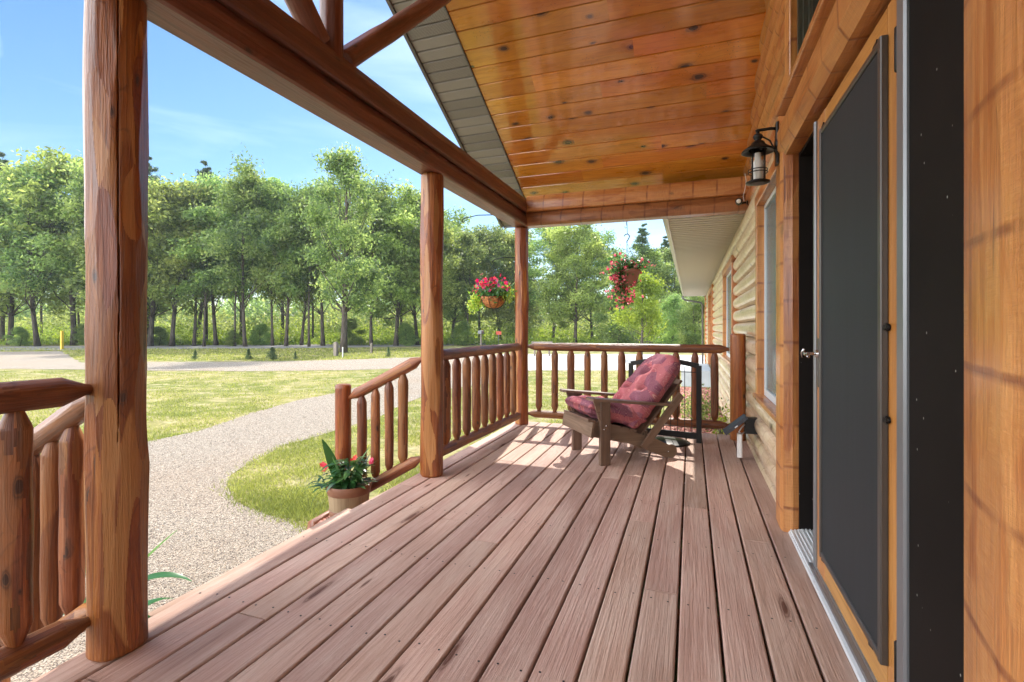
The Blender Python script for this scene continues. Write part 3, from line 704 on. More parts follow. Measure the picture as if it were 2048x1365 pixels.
for ya,yb in ((EY+.03,RY),(RY,-1.72)):
    mb.add([(-2.41,ya,czz(ya)+.16),(2.5,ya,czz(ya)+.16),(2.5,yb,czz(yb)+.16),(-2.41,yb,czz(yb)+.16),(-2.41,ya,czz(ya)+.20),(2.5,ya,czz(ya)+.20),(2.5,yb,czz(yb)+.20),(-2.41,yb,czz(yb)+.20)],
      [[0,1,2,3],[4,5,6,7],[0,1,5,4],[1,2,6,5],[3,0,4,7],[2,3,7,6]])
mb.build('shingles',M['shingle'],rf); reloc(rf)

# ================================================================ HOUSE
hs=thing('log_house','log sided house with rounded honey coloured logs, windows and door along the porch','house',(.6,8,GZ))
WX,BG=.590,.072; LH=.166
def rowprof():
    pts=[]
    for i in range(9):
        a=-1.0+2.0*i/8
        pts.append((-BG*math.sqrt(max(0,1-abs(a)**2.2)),(a+1)/2*(LH-.006)+.003))
    return pts+[(.05,LH-.003),(.05,.003)]
RP=rowprof()
opens=[(1.05,3.24,-.1,2.30),(3.42,4.62,.56,2.22),(1.25,3.12,2.29,3.35),(7.15,9.25,.60,2.12),(13.9,16.8,-.2,2.12)]
def subtract(y0,y1,za,zb):
    iv=[(y0,y1)]
    for (a,b,c,d) in opens:
        if zb-.04>c and za+.04<d:
            nv=[]
            for (p,q) in iv:
                if b<=p or a>=q: nv.append((p,q)); continue
                if a>p: nv.append((p,a))
                if b<q: nv.append((b,q))
            iv=nv
    return iv
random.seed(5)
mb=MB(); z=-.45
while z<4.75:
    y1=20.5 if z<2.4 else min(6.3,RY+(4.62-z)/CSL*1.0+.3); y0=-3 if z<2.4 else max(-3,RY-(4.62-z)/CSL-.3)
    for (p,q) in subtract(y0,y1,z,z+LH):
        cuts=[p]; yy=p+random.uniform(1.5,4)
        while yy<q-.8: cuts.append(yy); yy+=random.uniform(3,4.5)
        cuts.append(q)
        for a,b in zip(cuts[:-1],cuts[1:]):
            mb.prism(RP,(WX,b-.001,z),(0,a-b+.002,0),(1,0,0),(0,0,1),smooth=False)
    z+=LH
    if abs(z-(-.45+17*LH))<.01: mb.build('log_wall',M['siding'],hs); mb=MB()  # same wall above and below; lower logs carry the sheen as paler colour
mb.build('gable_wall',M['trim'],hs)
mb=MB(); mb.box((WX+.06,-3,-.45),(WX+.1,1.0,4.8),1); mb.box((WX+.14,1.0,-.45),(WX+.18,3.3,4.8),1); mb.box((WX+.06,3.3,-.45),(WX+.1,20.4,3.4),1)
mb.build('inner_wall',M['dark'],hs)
# end corner trim and downspout
mb=MB(); mb.box((WX-.10,20.4,-.45),(WX+.02,20.55,2.36),2); mb.build('corner_trim',M['trim'],hs)
# main roof eave
mb=MB(); y=5.70; k=0
while y<20.6:
    mb.prism([(0,-.04),(.014,-.04),(.016,.006),(.114,.006),(.116,-.04),(.1295,-.04)],(-.24,y,2.36),(.80,0,0),(0,1,0),(0,0,-1)); y+=.13
mb.build('eave_soffit',M['soffit2'],hs)
mb=MB(); mb.prism([(0,-.02),(.0,.15),(-.07,.15),(-.068,.03),(-.04,-.0),(-.015,-.02)],(-.24,5.75,2.36),(0,14.85,0),(1,0,0),(0,0,1)); mb.build('gutter',M['gutter'],hs)
mb=MB(); mb.add([(-.30,6.33,2.52),(-.30,20.8,2.52),(7,20.8,6.2),(7,6.33,6.2),(-.30,6.33,2.56),(-.30,20.8,2.56),(7,20.8,6.24),(7,6.33,6.24)],[[0,1,2,3],[4,5,6,7],[0,1,5,4],[1,2,6,5],[2,3,7,6],[3,0,4,7]])
mb.add([(.6,-3,4.9),(7,-3,4.9),(7,6,4.9),(.6,6,4.9)],[[0,1,2,3]]); mb.build('main_roof',M['shingle'],hs)
mb=MB(); mb.tube([(-.3,20.5,2.36),(-.3,20.5,2.27),(-.2,20.5,2.2),(.35,20.5,2.1),(.42,20.5,2.0),(.42,20.5,-.4)],.035,8); mb.build('downspout',M['fascia'],hs)
# door surround trims
def halftrim(name,prof,o,d,a,b,mat=None):
    mb=MB(); mb.prism(prof,o,d,a,b,segs=1); return mb.build(name,mat or M['trim'],hs)
# far side casing at Y 3.17.. ; near casing; head casing
halftrim('door_casing',[(.49,3.165),(.535,3.158),(.565,3.165),(.60,3.165),(.60,3.42),(.505,3.42),(.482,3.37),(.480,3.21)],(0,0,0),(0,0,2.30),(1,0,0),(0,1,0))
halftrim('door_casing',[(.53,1.222),(.503,1.22),(.487,1.15),(.463,1.01),(.458,.5),(.458,.0),(.60,0),(.60,1.222)],(0,0,-.0),(0,0,2.30),(1,0,0),(0,1,0))
mb=MB(); mb.prism([(.56,2.118),(.60,2.118),(.60,2.325),(.495,2.325),(.468,2.27),(.470,2.17),(.50,2.118)],(0,-.6,0),(0,3.98,0),(1,0,0),(0,0,1)); mb.build('door_head_casing',M['trim'],hs)
mb=MB(); mb.box((.445,1.0,2.327),(.60,3.13,2.36),1,.004); mb.build('window_sill',M['trim'],hs)
# black jambs
mb=MB()
mb.box((.5655,3.150,.0),(.72,3.164,2.117),2); mb.box((.533,1.2225,.0),(.56,1.568,2.117),2); mb.box((.5665,1.6,2.098),(.70,3.149,2.117),1)
mb.box((.70,1.3,0),(.72,3.149,2.09),2); mb.build('door_jamb',M['jamb'],hs)
mb=MB(); mb.box((.522,1.570,.0),(.60,1.625,2.117),2,.006); mb.build('jamb_strip',M['alud'],hs)
# threshold
th=MB(); th.prism([(.512,0),(.515,.012),(.575,.030),(.70,.030),(.70,0)],(0,1.57,.002),(0,1.579,0),(1,0,0),(0,0,1))
tho=th.build('threshold',M['alu'],hs)
tr_=MB()
for k in range(9): tr_.box((.522+.018*k,2.70,.017+.0035*min(k,4)),(.530+.018*k,3.148,.024+.0035*min(k,4)),1)
tr_.build('tread_rib',M['alu'],tho)
mbk=MB(); mbk.box((.5195,1.62,.0325),(.536,2.68,.048),1); mbk.build('track',M['alud'],tho)
# screen door leaf
dr=MB(); Y0,Y1,Z0,Z1=1.632,2.630,.048,2.095; dxa,dxb=.545,.585
SY0,SY1,SZ0,SZ1=1.76,2.49,.17,1.995
dr.box((dxa,Y0,Z0),(dxb,SY0,Z1),2,.003,.2); dr.box((dxa,SY1,Z0),(dxb,Y1,Z1),2,.003,.7)
dr.box((dxa,SY0+.001,Z0),(dxb,SY1-.001,SZ0),1,.003,.4); dr.box((dxa,SY0+.001,SZ1),(dxb,SY1-.001,Z1),1,.003,.9)
door=dr.build('screen_door',M['doorwood'],hs); door['label']='honey wood door leaf with a tall dark insect screen'
m=MB(); m.box((.532,SY0+.012,SZ0+.012),(.538,SY1-.012,SZ1-.012),2); m.build('insect_screen',M['screen'],door)
m=MB()
for a,b in (((.524,SY0-.012,SZ0-.012),(.5445,SY0+.016,SZ1+.012)),((.524,SY1-.010,SZ0-.012),(.5445,SY1+.010,SZ1+.012))): m.box(a,b,2,.003)
for a,b in (((.526,SY0+.0165,SZ0-.012),(.5445,SY1-.0105,SZ0+.012)),((.526,SY0+.0165,SZ1-.010),(.5445,SY1-.0105,SZ1+.012))): m.box(a,b,1,.003)
m.build('screen_frame',plain('brown_frame',(.07,.062,.055),.35,.3),door)
m=MB(); m.box((.535,2.6315,.048),(.600,2.665,2.095),2,.004); m.build('edge_strip',M['alud'],door)
for hz in (.235,1.10,1.905):
    m=MB(); m.lathe([(0,.010),(.003,.012),(.118,.012),(.121,.010)],(.532,1.630,hz-.06),(0,0,1),12); m.box((.5405,1.637,hz-.056),(.5445,1.665,hz+.056),2)
    if hz!=1.10: m.build('hinge',M['black'],door)
for (yy,zz) in ((SY1-.02,SZ1+.02),(SY0+.06,SZ1+.02),(SY1-.02,SZ0-.02),(SY0+.10,SZ0-.02),(SY0-.02,1.15),(SY0-.02,.88),(SY1+.015,.85)):
    m=MB(); m.lathe([(0,.010),(.008,.012),(.012,.006)],(.544,yy,zz),(-1,0,0),12); m.obox((.532,yy-.018,zz+.004),(0,.036,-.008),(.002,0,0),(0,0,.005)); m.build('screen_clip',M['black'],door)
m=MB(); m.box((.539,2.58,.88),(.5445,2.61,1.10),2,.002); m.build('lock_plate',M['dark'],door)
m=MB(); m.tube([(.545,2.60,1.03),(.515,2.60,1.03),(.495,2.60,1.03),(.488,2.585,1.03)],.008,8); m.tube([(.49,2.60,1.03),(.488,2.57,1.026),(.490,2.53,1.034),(.484,2.50,1.02),(.478,2.492,1.024)],[.009,.008,.007,.006,.005],8)
m.lathe([(0,.020),(.008,.018)],(.5395,2.60,1.03),(-1,0,0),16); m.tube([(.498,2.66,1.05),(.490,2.675,1.03),(.498,2.69,1.01)],.006,8); m.build('door_handle',M['steel'],door)
# windows
def window(y0,y1,z0,z1,tw,label,scr=True,proj=.505):
    m=MB(); 
    m.box((proj,y0-tw,z0-tw*.2),(WX+.04,y0,z1+.001),2,.004); m.box((proj,y1,z0-tw*.2),(WX+.04,y1+tw,z1+.001),2,.004); m.box((proj-.004,y0-tw-.01,z1+.002),(WX+.04,y1+tw+.01,z1+tw),1,.004)
    m.box((proj-.02,y0-tw-.01,z0-tw*.2-.035),(WX+.04,y1+tw+.01,z0-tw*.2-.001),1,.005)
    w=m.build('window',M['trim'],hs); w['label']=label
    m=MB(); fr=.035
    m.box((WX-.03,y0+.001,z0-tw*.2),(WX+.02,y0+fr,z1),2); m.box((WX-.03,y1-fr,z0-tw*.2),(WX+.02,y1-.001,z1),2); m.box((WX-.031,y0+fr,z1-fr),(WX+.02,y1-fr,z1-.001),1); m.box((WX-.031,y0+fr,z0-tw*.2+.001),(WX+.02,y1-fr,z0+fr),1)
    m.build('window_frame',M['alu'] if scr else M['alud'],w)
    m=MB(); m.box((WX-.018,y0+fr,z0+fr-.001),(WX-.010,y1-fr,z1-fr+.001),2); m.build('window_screen' if scr else 'window_pane',M['wscreen'] if scr else M['glass'],w)
    return w
window(3.50,4.52,.62,2.14,.09,'tall window with blue grey screen between the door and the railing')
window(7.28,9.12,.70,2.0,.10,'window with blue grey screen beyond the far railing')
# window over the door
m=MB(); m.box((.485,2.955,2.361),(.60,3.10,3.34),2,.005); m.box((.485,1.25,3.341),(.60,3.12,3.45),1,.005); m.box((.485,1.0,2.361),(.60,1.1,3.34),2,.005)
w=m.build('window',M['trim'],hs); w['label']='fixed glass window above the door'
m=MB()
for k,(xx,dd) in enumerate(((.520,.03),(.540,.06),(.560,.09))):
    m.box((xx,2.954-dd,2.362),(.60,2.983-dd if k else 2.954,3.339),2); m.box((xx,1.101,2.361+.0),(.60,2.954-dd,2.361+dd*.6),1)
m.build('window_frame',plain('green_frame',(.055,.06,.045),.3,0,.3),w)
m=MB(); m.box((.575,1.101,2.37),(.58,2.87,3.339),2); m.build('window_pane',M['glass'],w)
# distant side door with its stoop
m=MB(); m.box((.50,13.80,0),(.63,13.95,2.12),2); m.box((.50,16.65,0),(.63,16.8,2.12),2); m.box((.498,13.79,2.121),(.63,16.81,2.26),1)
sdoor=m.build('side_door_casing',M['trim'],hs)
m=MB(); m.box((.60,13.95,.02),(.64,16.65,2.12),2); m.build('side_door',M['dark'],sdoor)
reloc(hs)
m=MB(); m.box((-.25,14.3,GZ),(.52,17.2,-.02),1,.01); o=m.build('stoop',plain('painted_concrete',(.45,.50,.54),.7,0,0,3,.1)); tag(o,'blue grey concrete stoop at the far side door of the house','stoop')
m=MB(); m.prism([(-.13,0),(.13,0),(.16,.07),(.13,.07),(.10,.03),(-.10,.03),(-.13,.07),(-.16,.07)],(.22,6.0,GZ+.02),(0,.55,.0),(1,0,0),(0,0,1)); o=m.build('splash_block',M['concrete']); tag(o,'pale concrete splash block on the mulch just past the deck end','splash block')

# ================================================================ WALL LANTERN
ln=thing('wall_lantern','black metal wall lantern with round hood and clear glass beside the door','lantern',(.48,3.29,2.2))
LYc=3.27; lx=.372; lz=2.0
m=MB(); m.lathe([(0,.045),(.012,.045),(.02,.030)],(.480,LYc,2.21),(-1,0,0),20); m.obox((.472,LYc,2.10),(0,0,.24),(.007,0,0),(0,.035,0),.004); m.build('back_plate',M['black'],ln)
m=MB(); m.tube([(.47,LYc,2.31),(.44,LYc,2.315),(lx,LYc,2.312),(lx-.012,LYc,2.308)],.009,8); m.tube([(lx,LYc,2.312),(lx,LYc,2.27)],.010,8)
m.tube([(.468,LYc,2.16),(.455,LYc,2.20),(.435,LYc,2.245),(.40,LYc,2.27),(.375,LYc,2.275)],.005,6); m.build('arm',M['black'],ln)
m=MB(); m.lathe([(0,.012),(.005,.022),(.018,.028),(.03,.022),(.04,.016),(.05,.034),(.062,.040),(.070,.045),(.10,.088),(.108,.090),(.109,.082),(.095,.05)],(lx,LYc,2.292),(0,0,-1),32,cap=False); m.build('hood',M['black'],ln)
m=MB(); m.lathe([(0,.040),(.170,.040)],(lx,LYc,2.02),(0,0,1),28,cap=False); m.build('glass',M['lglass'],ln)
m=MB()
for k in range(4):
    a=math.pi/4+k*math.pi/2; m.tube([(lx+.046*math.cos(a),LYc+.046*math.sin(a),2.01),(lx+.046*math.cos(a),LYc+.046*math.sin(a),2.195)],.0045,6)
for zz in (2.062,2.078): m.tube([(lx+.052*math.cos(a),LYc+.052*math.sin(a),zz) for a in [k*math.pi/12 for k in range(25)]],.003,6)
m.build('cage',M['black'],ln)
m=MB(); m.lathe([(0,.04),(.004,.066),(.010,.066),(.018,.045)],(lx,LYc,1.998),(0,0,1),28); m.build('bottom_ring',M['black'],ln)
m=MB(); m.lathe([(0,.010),(.01,.026),(.06,.028),(.10,.030),(.12,.018),(.16,.016)],(lx,LYc,2.018),(0,0,1),16); m.build('bulb',M['bulb'],ln); reloc(ln)

# security camera
sc=thing('security_camera','small black security camera at the wall end of the far beam','camera',(.47,5.5,2.4))
m=MB(); m.lathe([(0,.028),(.01,.032),(.09,.032),(.10,.028)],(.44,5.36,2.385),(.1,1,.12),20); m.build('camera_body',M['black'],sc)
m=MB(); m.lathe([(0,.012),(.004,.021),(.006,.021)],(.4395,5.354,2.3843),(.1,1,.12),20); m.build('lens',M['bulb'],sc)
m=MB(); m.tube([(.452,5.44,2.39),(.48,5.48,2.39),(.515,5.50,2.40)],.010,8); m.lathe([(0,.026),(.012,.026)],(.535,5.50,2.40),(-1,0,0),16); m.build('bracket',M['black'],sc)
m=MB(); m.tube([(.50,5.49,2.41),(.49,5.48,2.46),(.505,5.47,2.52),(.515,5.45,2.60),(.50,5.40,2.66)],.003,6); m.build('cable',M['white'],sc)
reloc(sc)
# solar wall light by the end post
sl_=thing('solar_wall_light','black solar wall light with tilted panel low on the logs by the end post','solar light',(.53,5.0,.3))
m=MB(); m.box((.44,4.80,.22),(.545,4.86,.36),2,.006); m.build('mount_box',M['black'],sl_)
m=MB(); c=Vector((.36,4.72,.31)); a=Vector((.085,.0,.075)); m.obox(c-a,a*2,Vector((-.010,0,.012)),Vector((0,.075,0)),.003); m.build('solar_panel',plain('solar_panel',(.02,.025,.035),.45),sl_)
m=MB(); m.obox(Vector((.352,4.72,.295)),a*.01+Vector((.02,0,.018)),Vector((-.05,0,.058)).normalized()*.004,Vector((0,.08,0))); m.tube([(.44,4.80,.30),(.41,4.77,.27),(.39,4.75,.24),(.42,4.78,.22),(.44,4.80,.235)],.006,6); m.build('bracket',M['alu'],sl_)
m=MB(); m.box((.375,4.70,.03),(.415,4.76,.23),2,.008); m.build('lamp_head',M['white'],sl_); reloc(sl_)

# ================================================================ ADIRONDACK CHAIR (local: +x forward, +y to its right side away from camera)
fw=Vector((-.80,-.60,0)); wd=Vector((-.60,.80,0)); O=Vector((-.665,4.17,0))
ch=thing('adirondack_chair','dark brown slatted adirondack chair facing the porch front near the far railing','chair',O)
def cw(f_,w_,z_): return O+fw*f_+wd*w_+Vector((0,0,z_))
W=.60
def sideboard(mb,prof,w0,w1,rnd=None): mb.prism([(a,b) for a,b in prof],cw(0,w0,0),wd*(w1-w0),fw,Vector((0,0,1)),rnd)
for w_ in (-.0,W-.045):
    m=MB(); m.obox(cw(0,w_+.022,0),(0,0,.545),fw*.045,wd*.020,.003); m.build('front_leg',M['chair'],ch)
rear=[(.10,.355),(.10,.235),(-.25,.155),(-.42,.09),(-.60,.012)]+[(-.66+.062*math.cos(a),.062+.062*math.sin(a)) for a in [R(x) for x in (250,220,190,160,130,100,70)]]+[(-.50,.185),(-.30,.25),(-.06,.335)]
for w_ in (.047,W-.047-.028):
    m=MB(); sideboard(m,rear,w_,w_+.028); m.build('side_rail',M['chair'],ch)
for w_ in (-.055,W-.085):
    m=MB(); pr=[(.14,.0),(.155,.03),(.155,.11),(.13,.135),(-.15,.125),(-.66,.085),(-.66,.045),(-.20,.0)]
    if w_>0: pr=[(a,.14-b) for a,b in pr][::-1]
    d=Vector((0,0,-.022)); o=cw(0,w_,.572)
    mm=MB(); vs=[]
    for dz in (0,-.022):
        for (a,b) in pr: vs.append(cw(a,w_+b,.572+dz+(.11*(a-.15) if a<.15 else 0)))
    n_=len(pr); mm.add(vs,[list(range(n_)),[n_+i for i in range(n_)][::-1]]+[[i,(i+1)%n_,n_+(i+1)%n_,n_+i] for i in range(n_)]); mm.build('armrest',M['chair'],ch)
for w_ in (.0,W-.045):
    m=MB(); m.prism([(.05,.0),(.11,.0),(.10,-.03),(.058,-.17),(.05,-.17)],cw(-.006,w_+.012,.540),wd*.022,fw,Vector((0,0,1))); m.build('arm_bracket',M['chair'],ch)
m=MB(); m.obox(cw(.118,-.0,.30),wd*(W),fw*.011+Vector((0,0,.002)),Vector((0,0,.062))+fw*-.01,.003); m.build('front_apron',M['chair'],ch)
m=MB()
for k in range(6):
    f0=.105-.078*k; zz=.368-.020*k; m.obox(cw(f0,.045,zz),wd*(W-.09),fw*.035+Vector((0,0,.009)),Vector((0,0,.010)),.003)
m.build('seat_slats',M['chair'],ch)
bd=(-fw*.67+Vector((0,0,.74))).normalized(); bn=(fw*.74+Vector((0,0,.67))).normalized()
m=MB()
for k in range(5):
    w_=.085+k*.092; L_=.68+.05*(1-abs(k-2)/2)
    m.obox(cw(-.34,w_+.035-.0,.17),bd*L_,wd*.042,bn*.010,.003)
m.build('back_slats',M['chair'],ch)
m=MB(); m.obox(cw(-.66,.02,.475),wd*(W-.04),fw*.035,Vector((0,0,.013)),.003); m.obox(cw(-.42,.06,.22),wd*(W-.12),fw*.012,Vector((0,0,.035)),.003); m.build('back_brace',M['chair'],ch)
for w_ in (.015,W-.04):
    m=MB(); m.obox(cw(-.74,w_,.56),Vector(cw(-.36,w_,.12)-cw(-.74,w_,.56)),wd*.012,bn*.034,.003); m.build('back_support',M['chair'],ch)
for (a,z_) in ((-.005,.33),(.015,.30),(-.62,.46),(-.63,.06),(-.40,.15)):
    wq=.002 if a>-.1 else .014 if a<-.5 and z_>.3 else .047; m=MB(); m.lathe([(0,.006),(.004,.006),(.006,.002)],cw(a,wq,z_),-wd,10); m.build('bolt',M['steel'],ch)
reloc(ch)
# cushion
cu=thing('chair_cushion','puffy tufted pink and mauve leaf patterned cushion lying in the adirondack chair','cushion',cw(-.2,.3,.36))
def pad(name,o,ax,ay,an_,L1,L2,T,round_top,tufts,seed):
    nx,ny=44,44; vs=[];uvs={}
    def sh(i,j):
        a=-1+2*i/nx; b=-1+2*j/ny
        x=a*L1/2; y=(b+1)/2*L2
        if round_top and b>.25:
            k=math.sqrt(max(0,1-((b-.25)/.75)**2.3)); x*=.40+.60*k
        e=(1-abs(a)**5)*(1-abs(b)**6); t=T/2*max(0,e)**.35
        for (p,q) in tufts:
            dd=((x-p)**2+(y-q)**2); t*=1-.75*math.exp(-dd/.0014); t*=1+.30*math.exp(-((math.sqrt(dd)-.080)/.04)**2)
        t*=1+.10*noise.noise(Vector((x*9,y*9,seed))); s=.008*noise.noise(Vector((x*14,y*14,seed+4)))
        return x,y,t,s
    for sg in (1,-1):
        for i in range(nx+1):
            for j in range(ny+1):
                x,y,t,s=sh(i,j); vs.append(o+ax*x+ay*y+an_*(T/2+sg*t+s)); uvs[len(vs)-1]=(x+seed+(.3 if sg<0 else 0),y)
    fs=[];N1=(nx+1)*(ny+1)
    for i in range(nx):
        for j in range(ny):
            q=[i*(ny+1)+j,(i+1)*(ny+1)+j,(i+1)*(ny+1)+j+1,i*(ny+1)+j+1]; fs.append(q); fs.append([N1+k for k in q[::-1]])
    # close the rim
    rim=[(i,0) for i in range(nx)]+[(nx,j) for j in range(ny)]+[(i,ny) for i in range(nx,0,-1)]+[(0,j) for j in range(ny,0,-1)]
    for k in range(len(rim)):
        a=rim[k][0]*(ny+1)+rim[k][1]; b=rim[(k+1)%len(rim)]; b=b[0]*(ny+1)+b[1]; fs.append([b,a,N1+a,N1+b])
    mm=MB(); mm.add(vs,fs,[[uvs[i] for i in f] for f in fs],.5,True); return mm.build(name,M['cushion'],cu)
sdir=(fw*1+Vector((0,0,.24))).normalized(); sn=Vector((0,0,1))*.97-fw*.23; sn.normalize()
pad('seat_pad',cw(-.40,W/2,.285),-wd,sdir,sn,.53,.56,.13,False,[(-.11,.18),(.11,.18),(-.11,.36),(.11,.36)],1)
pad('back_pad',cw(-.33,W/2,.235),wd,bd,bn,.53,.80,.155,True,[(-.11,.20),(.11,.20),(-.11,.38),(.11,.38),(0,.56)],2)
reloc(cu)

# ================================================================ FOLDING WIRE SCREEN behind the chair
ws=thing('wire_panel_stand','dark metal frame with thin vertical wires standing against the far railing','screen',(-.2,5.3,0))
a0=Vector((-.60,5.42,0)); a1=Vector((.075,5.29,0)); dx=(a1-a0); dn=dx.normalized(); nn=Vector((-dn.y,dn.x,0))
m=MB()
for p in (a0,a1): m.obox(p+Vector((0,0,.005)),(0,0,.765),dn*.024,nn*.014,.003)
m.obox(a0+dn*.025+Vector((0,0,.07)),dx-dn*.05,nn*.012,Vector((0,0,.030)),.003)
ztop=.765
for i in range(12):
    q=[a0+dx*(k/12)+Vector((0,0,ztop+.045*math.sin(math.pi*k/12))) for k in (i,i+1)]; m.obox(q[0],q[1]-q[0],nn*.0115,Vector((0,0,.024)))
m.build('frame',M['alud'] if False else M['black'],ws)
m=MB()
for k in range(1,10):
    p=a0+dx*(k/10); m.tube([p+Vector((0,0,.09)),p+Vector((0,0,.76))],.0035,6)
for zz in (.15,.70): m.tube([a0+Vector((0,0,zz)),a1+Vector((0,0,zz))],.0035,6)
m.build('wires',M['black'],ws)
m=MB(); m.lathe([(0,.21),(.006,.215),(.014,.20),(.02,.05)],(-.22,5.23,.002),(0,0,1),40); m.build('round_base',M['black'],ws); reloc(ws)

# ================================================================ FLOWERS AND POTS
def rand_unit(n):
    v=rng.normal(size=(n,3)); return v/np.linalg.norm(v,axis=1,keepdims=True)
def leafcloud(c,r,n,size,asp=.45,up=.3,flat=(1,1,1)):
    """n rhombic leaves in a gaussian blob at c"""
    p=np.array(c)+rng.normal(size=(n,3))*np.array(r)
    d=rand_unit(n); d[:,2]-=.25; d/=np.linalg.norm(d,axis=1,keepdims=True)
    nrm=rand_unit(n); nrm[:,2]+=up*2; s=np.cross(d,nrm); s/=np.linalg.norm(s,axis=1,keepdims=True)+1e-9
    L_=size*(.6+.8*rng.random(n))[:,None]; w=L_*asp
    return np.stack([p-d*L_*.5,p+s*w*.5,p+d*L_*.5,p-s*w*.5],1).reshape(-1,3)
def flowers(pts,size,npet=5):
    out=[]
    for p in pts:
        nrm=Vector(rand_unit(1)[0]); nrm=(nrm+Vector((-.2,-.9,.4))).normalized(); a=nrm.orthogonal().normalized(); b=nrm.cross(a); p=Vector(p); s=size*random.uniform(.7,1.2)
        for k in range(npet):
            an=2*math.pi*k/npet; d=a*math.cos(an)+b*math.sin(an); e=a*math.cos(an+.6)+b*math.sin(an+.6); f_=a*math.cos(an-.6)+b*math.sin(an-.6)
            out+=[p,p+e*s*.7+nrm*s*.25,p+d*s+nrm*s*.15,p+f_*s*.7+nrm*s*.25]
    return np.array([tuple(x) for x in out])
def longleaf(mb,p,dirv,L_,w,droop=.5,fold=.2,n=8):
    p=Vector(p); d=Vector(dirv).normalized(); side=d.cross(Vector((0,0,1)))
    side=side.normalized() if side.length>.1 else Vector((1,0,0)); vs=[];cur=p.copy(); rot=side
    for i in range(n+1):
        t=i/n; ww=w*math.sin(math.pi*min(1,(t*.92+.06)))**.8*(1-.1*t); up=side.cross(d)
        vs+=[cur-side*ww+up*ww*fold,cur,cur+side*ww+up*ww*fold]
        d=(d+Vector((0,0,-droop/n))).normalized(); cur=cur+d*(L_/n)
    fs=[]
    for i in range(n):
        fs+=[[3*i,3*i+1,3*i+4,3*i+3],[3*i+1,3*i+2,3*i+5,3*i+4]]
    mb.add(vs,fs,None,None,True)
# barrel pot with plant
bp=Vector((-2.50,3.23,GZ)); 
pt=thing('barrel_planter','brown banded barrel planter with broad leaves and red flowers beside the steps','planter',bp)
m=MB(); m.lathe([(0,.118),(.02,.128),(.34,.160),(.35,.166),(.368,.166),(.368,.155),(.31,.150)],bp+Vector((0,0,.022)),(0,0,1),40,cap=False); m.lathe([(0,.118),(.001,.118)],bp+Vector((0,0,.022)),(0,0,1),40); m.build('barrel',M['barrelw'],pt)
for (h0,h1) in ((.135,.185),(.30,.3725),(.02,.05)):
    m=MB(); r=lambda h_:.128+(h_-.02)*.1+.003; m.lathe([(h0,r(h0)),(h0+.003,r(h0)+.002),(h1-.003,r(h1)+(.0045 if h1>.3 else .002)),(h1,r(h1)+(.003 if h1>.3 else 0))],bp+Vector((0,0,.022)),(0,0,1),40,cap=False); m.build('hoop',M['hoop'],pt)
m=MB(); m.lathe([(0,.148),(.002,.14)],bp+Vector((0,0,.31)),(0,0,1),30); m.build('soil',M['soil'],pt)
top=bp+Vector((0,0,.36)); random.seed(31)
m=MB()
for (dx_,dy_,dz_,L_,w_,dr_) in ((-.42,.1,1,.44,.050,.5),(-1,-.2,.55,.38,.044,.9),(.55,.3,.9,.32,.026,.5),(.35,-.1,1,.26,.028,.3),(.8,-.3,.7,.24,.024,.8),(-.7,.5,.8,.24,.024,.7),(.1,.5,1,.3,.022,.4),(.3,.3,1,.38,.028,.4),(-.1,-.2,1,.30,.03,.6)): longleaf(m,top+Vector((random.uniform(-.05,.05),random.uniform(-.05,.05),-.03)),(dx_,dy_,dz_),L_,w_,dr_)
for k in range(120):
    a=random.random()*6.28; q=random.random(); longleaf(m,top+Vector((math.cos(a)*.09*q,math.sin(a)*.09*q,.0+random.random()*.20)),(math.cos(a),math.sin(a),random.uniform(.1,1.0)),random.uniform(.08,.15),random.uniform(.014,.024),random.uniform(.4,1.4),n=5)
for k in range(12): longleaf(m,top+Vector((-.19,-.08,-.02+.01*k)),(math.cos(k*2.4),math.sin(k*2.4),.35),.12,.013,.7,n=5)
longleaf(m,top+Vector((-.15,-.10,-.02)),(-.5,-.4,.2),.22,.012,3.5)
for v_ in m.v: pass
lf=m.build('leaves',M['leafpot'],pt)
m=MB(); m.tube([top+Vector((-.1,-.05,-.05)),top+Vector((-.16,-.07,-.01)),top+Vector((-.19,-.08,.08))],.005,6); m.build('stem',M['leafpot'],pt)
fl=[top+Vector((.0,.05,.20)),top+Vector((.02,.05,.215)),top+Vector((.16,.06,.19)),top+Vector((.165,.06,.21)),top+Vector((-.21,-.02,.14)),top+Vector((-.20,-.05,.115)),top+Vector((-.235,-.02,.155)),top+Vector((.15,.08,.165))]
for grp in (fl[0:2],fl[2:4],fl[4:7]): fastmesh('flower',flowers(grp,.024),4,M['petalred'],pt)
reloc(pt)
# plant by the nearest post
q0=Vector((-2.42,1.53,GZ)); pl=thing('green_plant','broad leaved green plant poking up past the deck edge beside the nearest post','plant',q0)
m=MB()
q1=Vector((-2.43,1.53,-.04))
for (a,b,c,L_,w_,dr_,zz) in ((.163,.10,.24,.34,.042,.25,.01),(.13,.14,.17,.30,.034,1.5,-.02),(-.2,.3,.3,.30,.028,.8,-.05),(-.3,-.1,.3,.3,.03,.8,0),(.05,-.3,.25,.28,.028,1.,-.03),(-.05,.1,.5,.30,.026,.3,.0),(.2,.0,.1,.26,.026,1.0,-.12),(-.2,-.2,.2,.26,.026,1.0,-.12),(.0,.3,.15,.26,.026,1.0,-.15)): longleaf(m,q1+Vector((0,0,zz)),(a,b,c),L_,w_,dr_,.25,14)
m.tube([q0,q0.lerp(q1,.5)+Vector((.01,0,0)),q1],[.010,.008,.006],7)
m.build('leaves',M['leaflime'] if False else M['leafpot'],pl)
m=MB(); m.lathe([(0,.03),(.03,.015),(.10,.010)],q0,(0,0,1),8); m.build('stem',M['leafpot'],pl); reloc(pl)
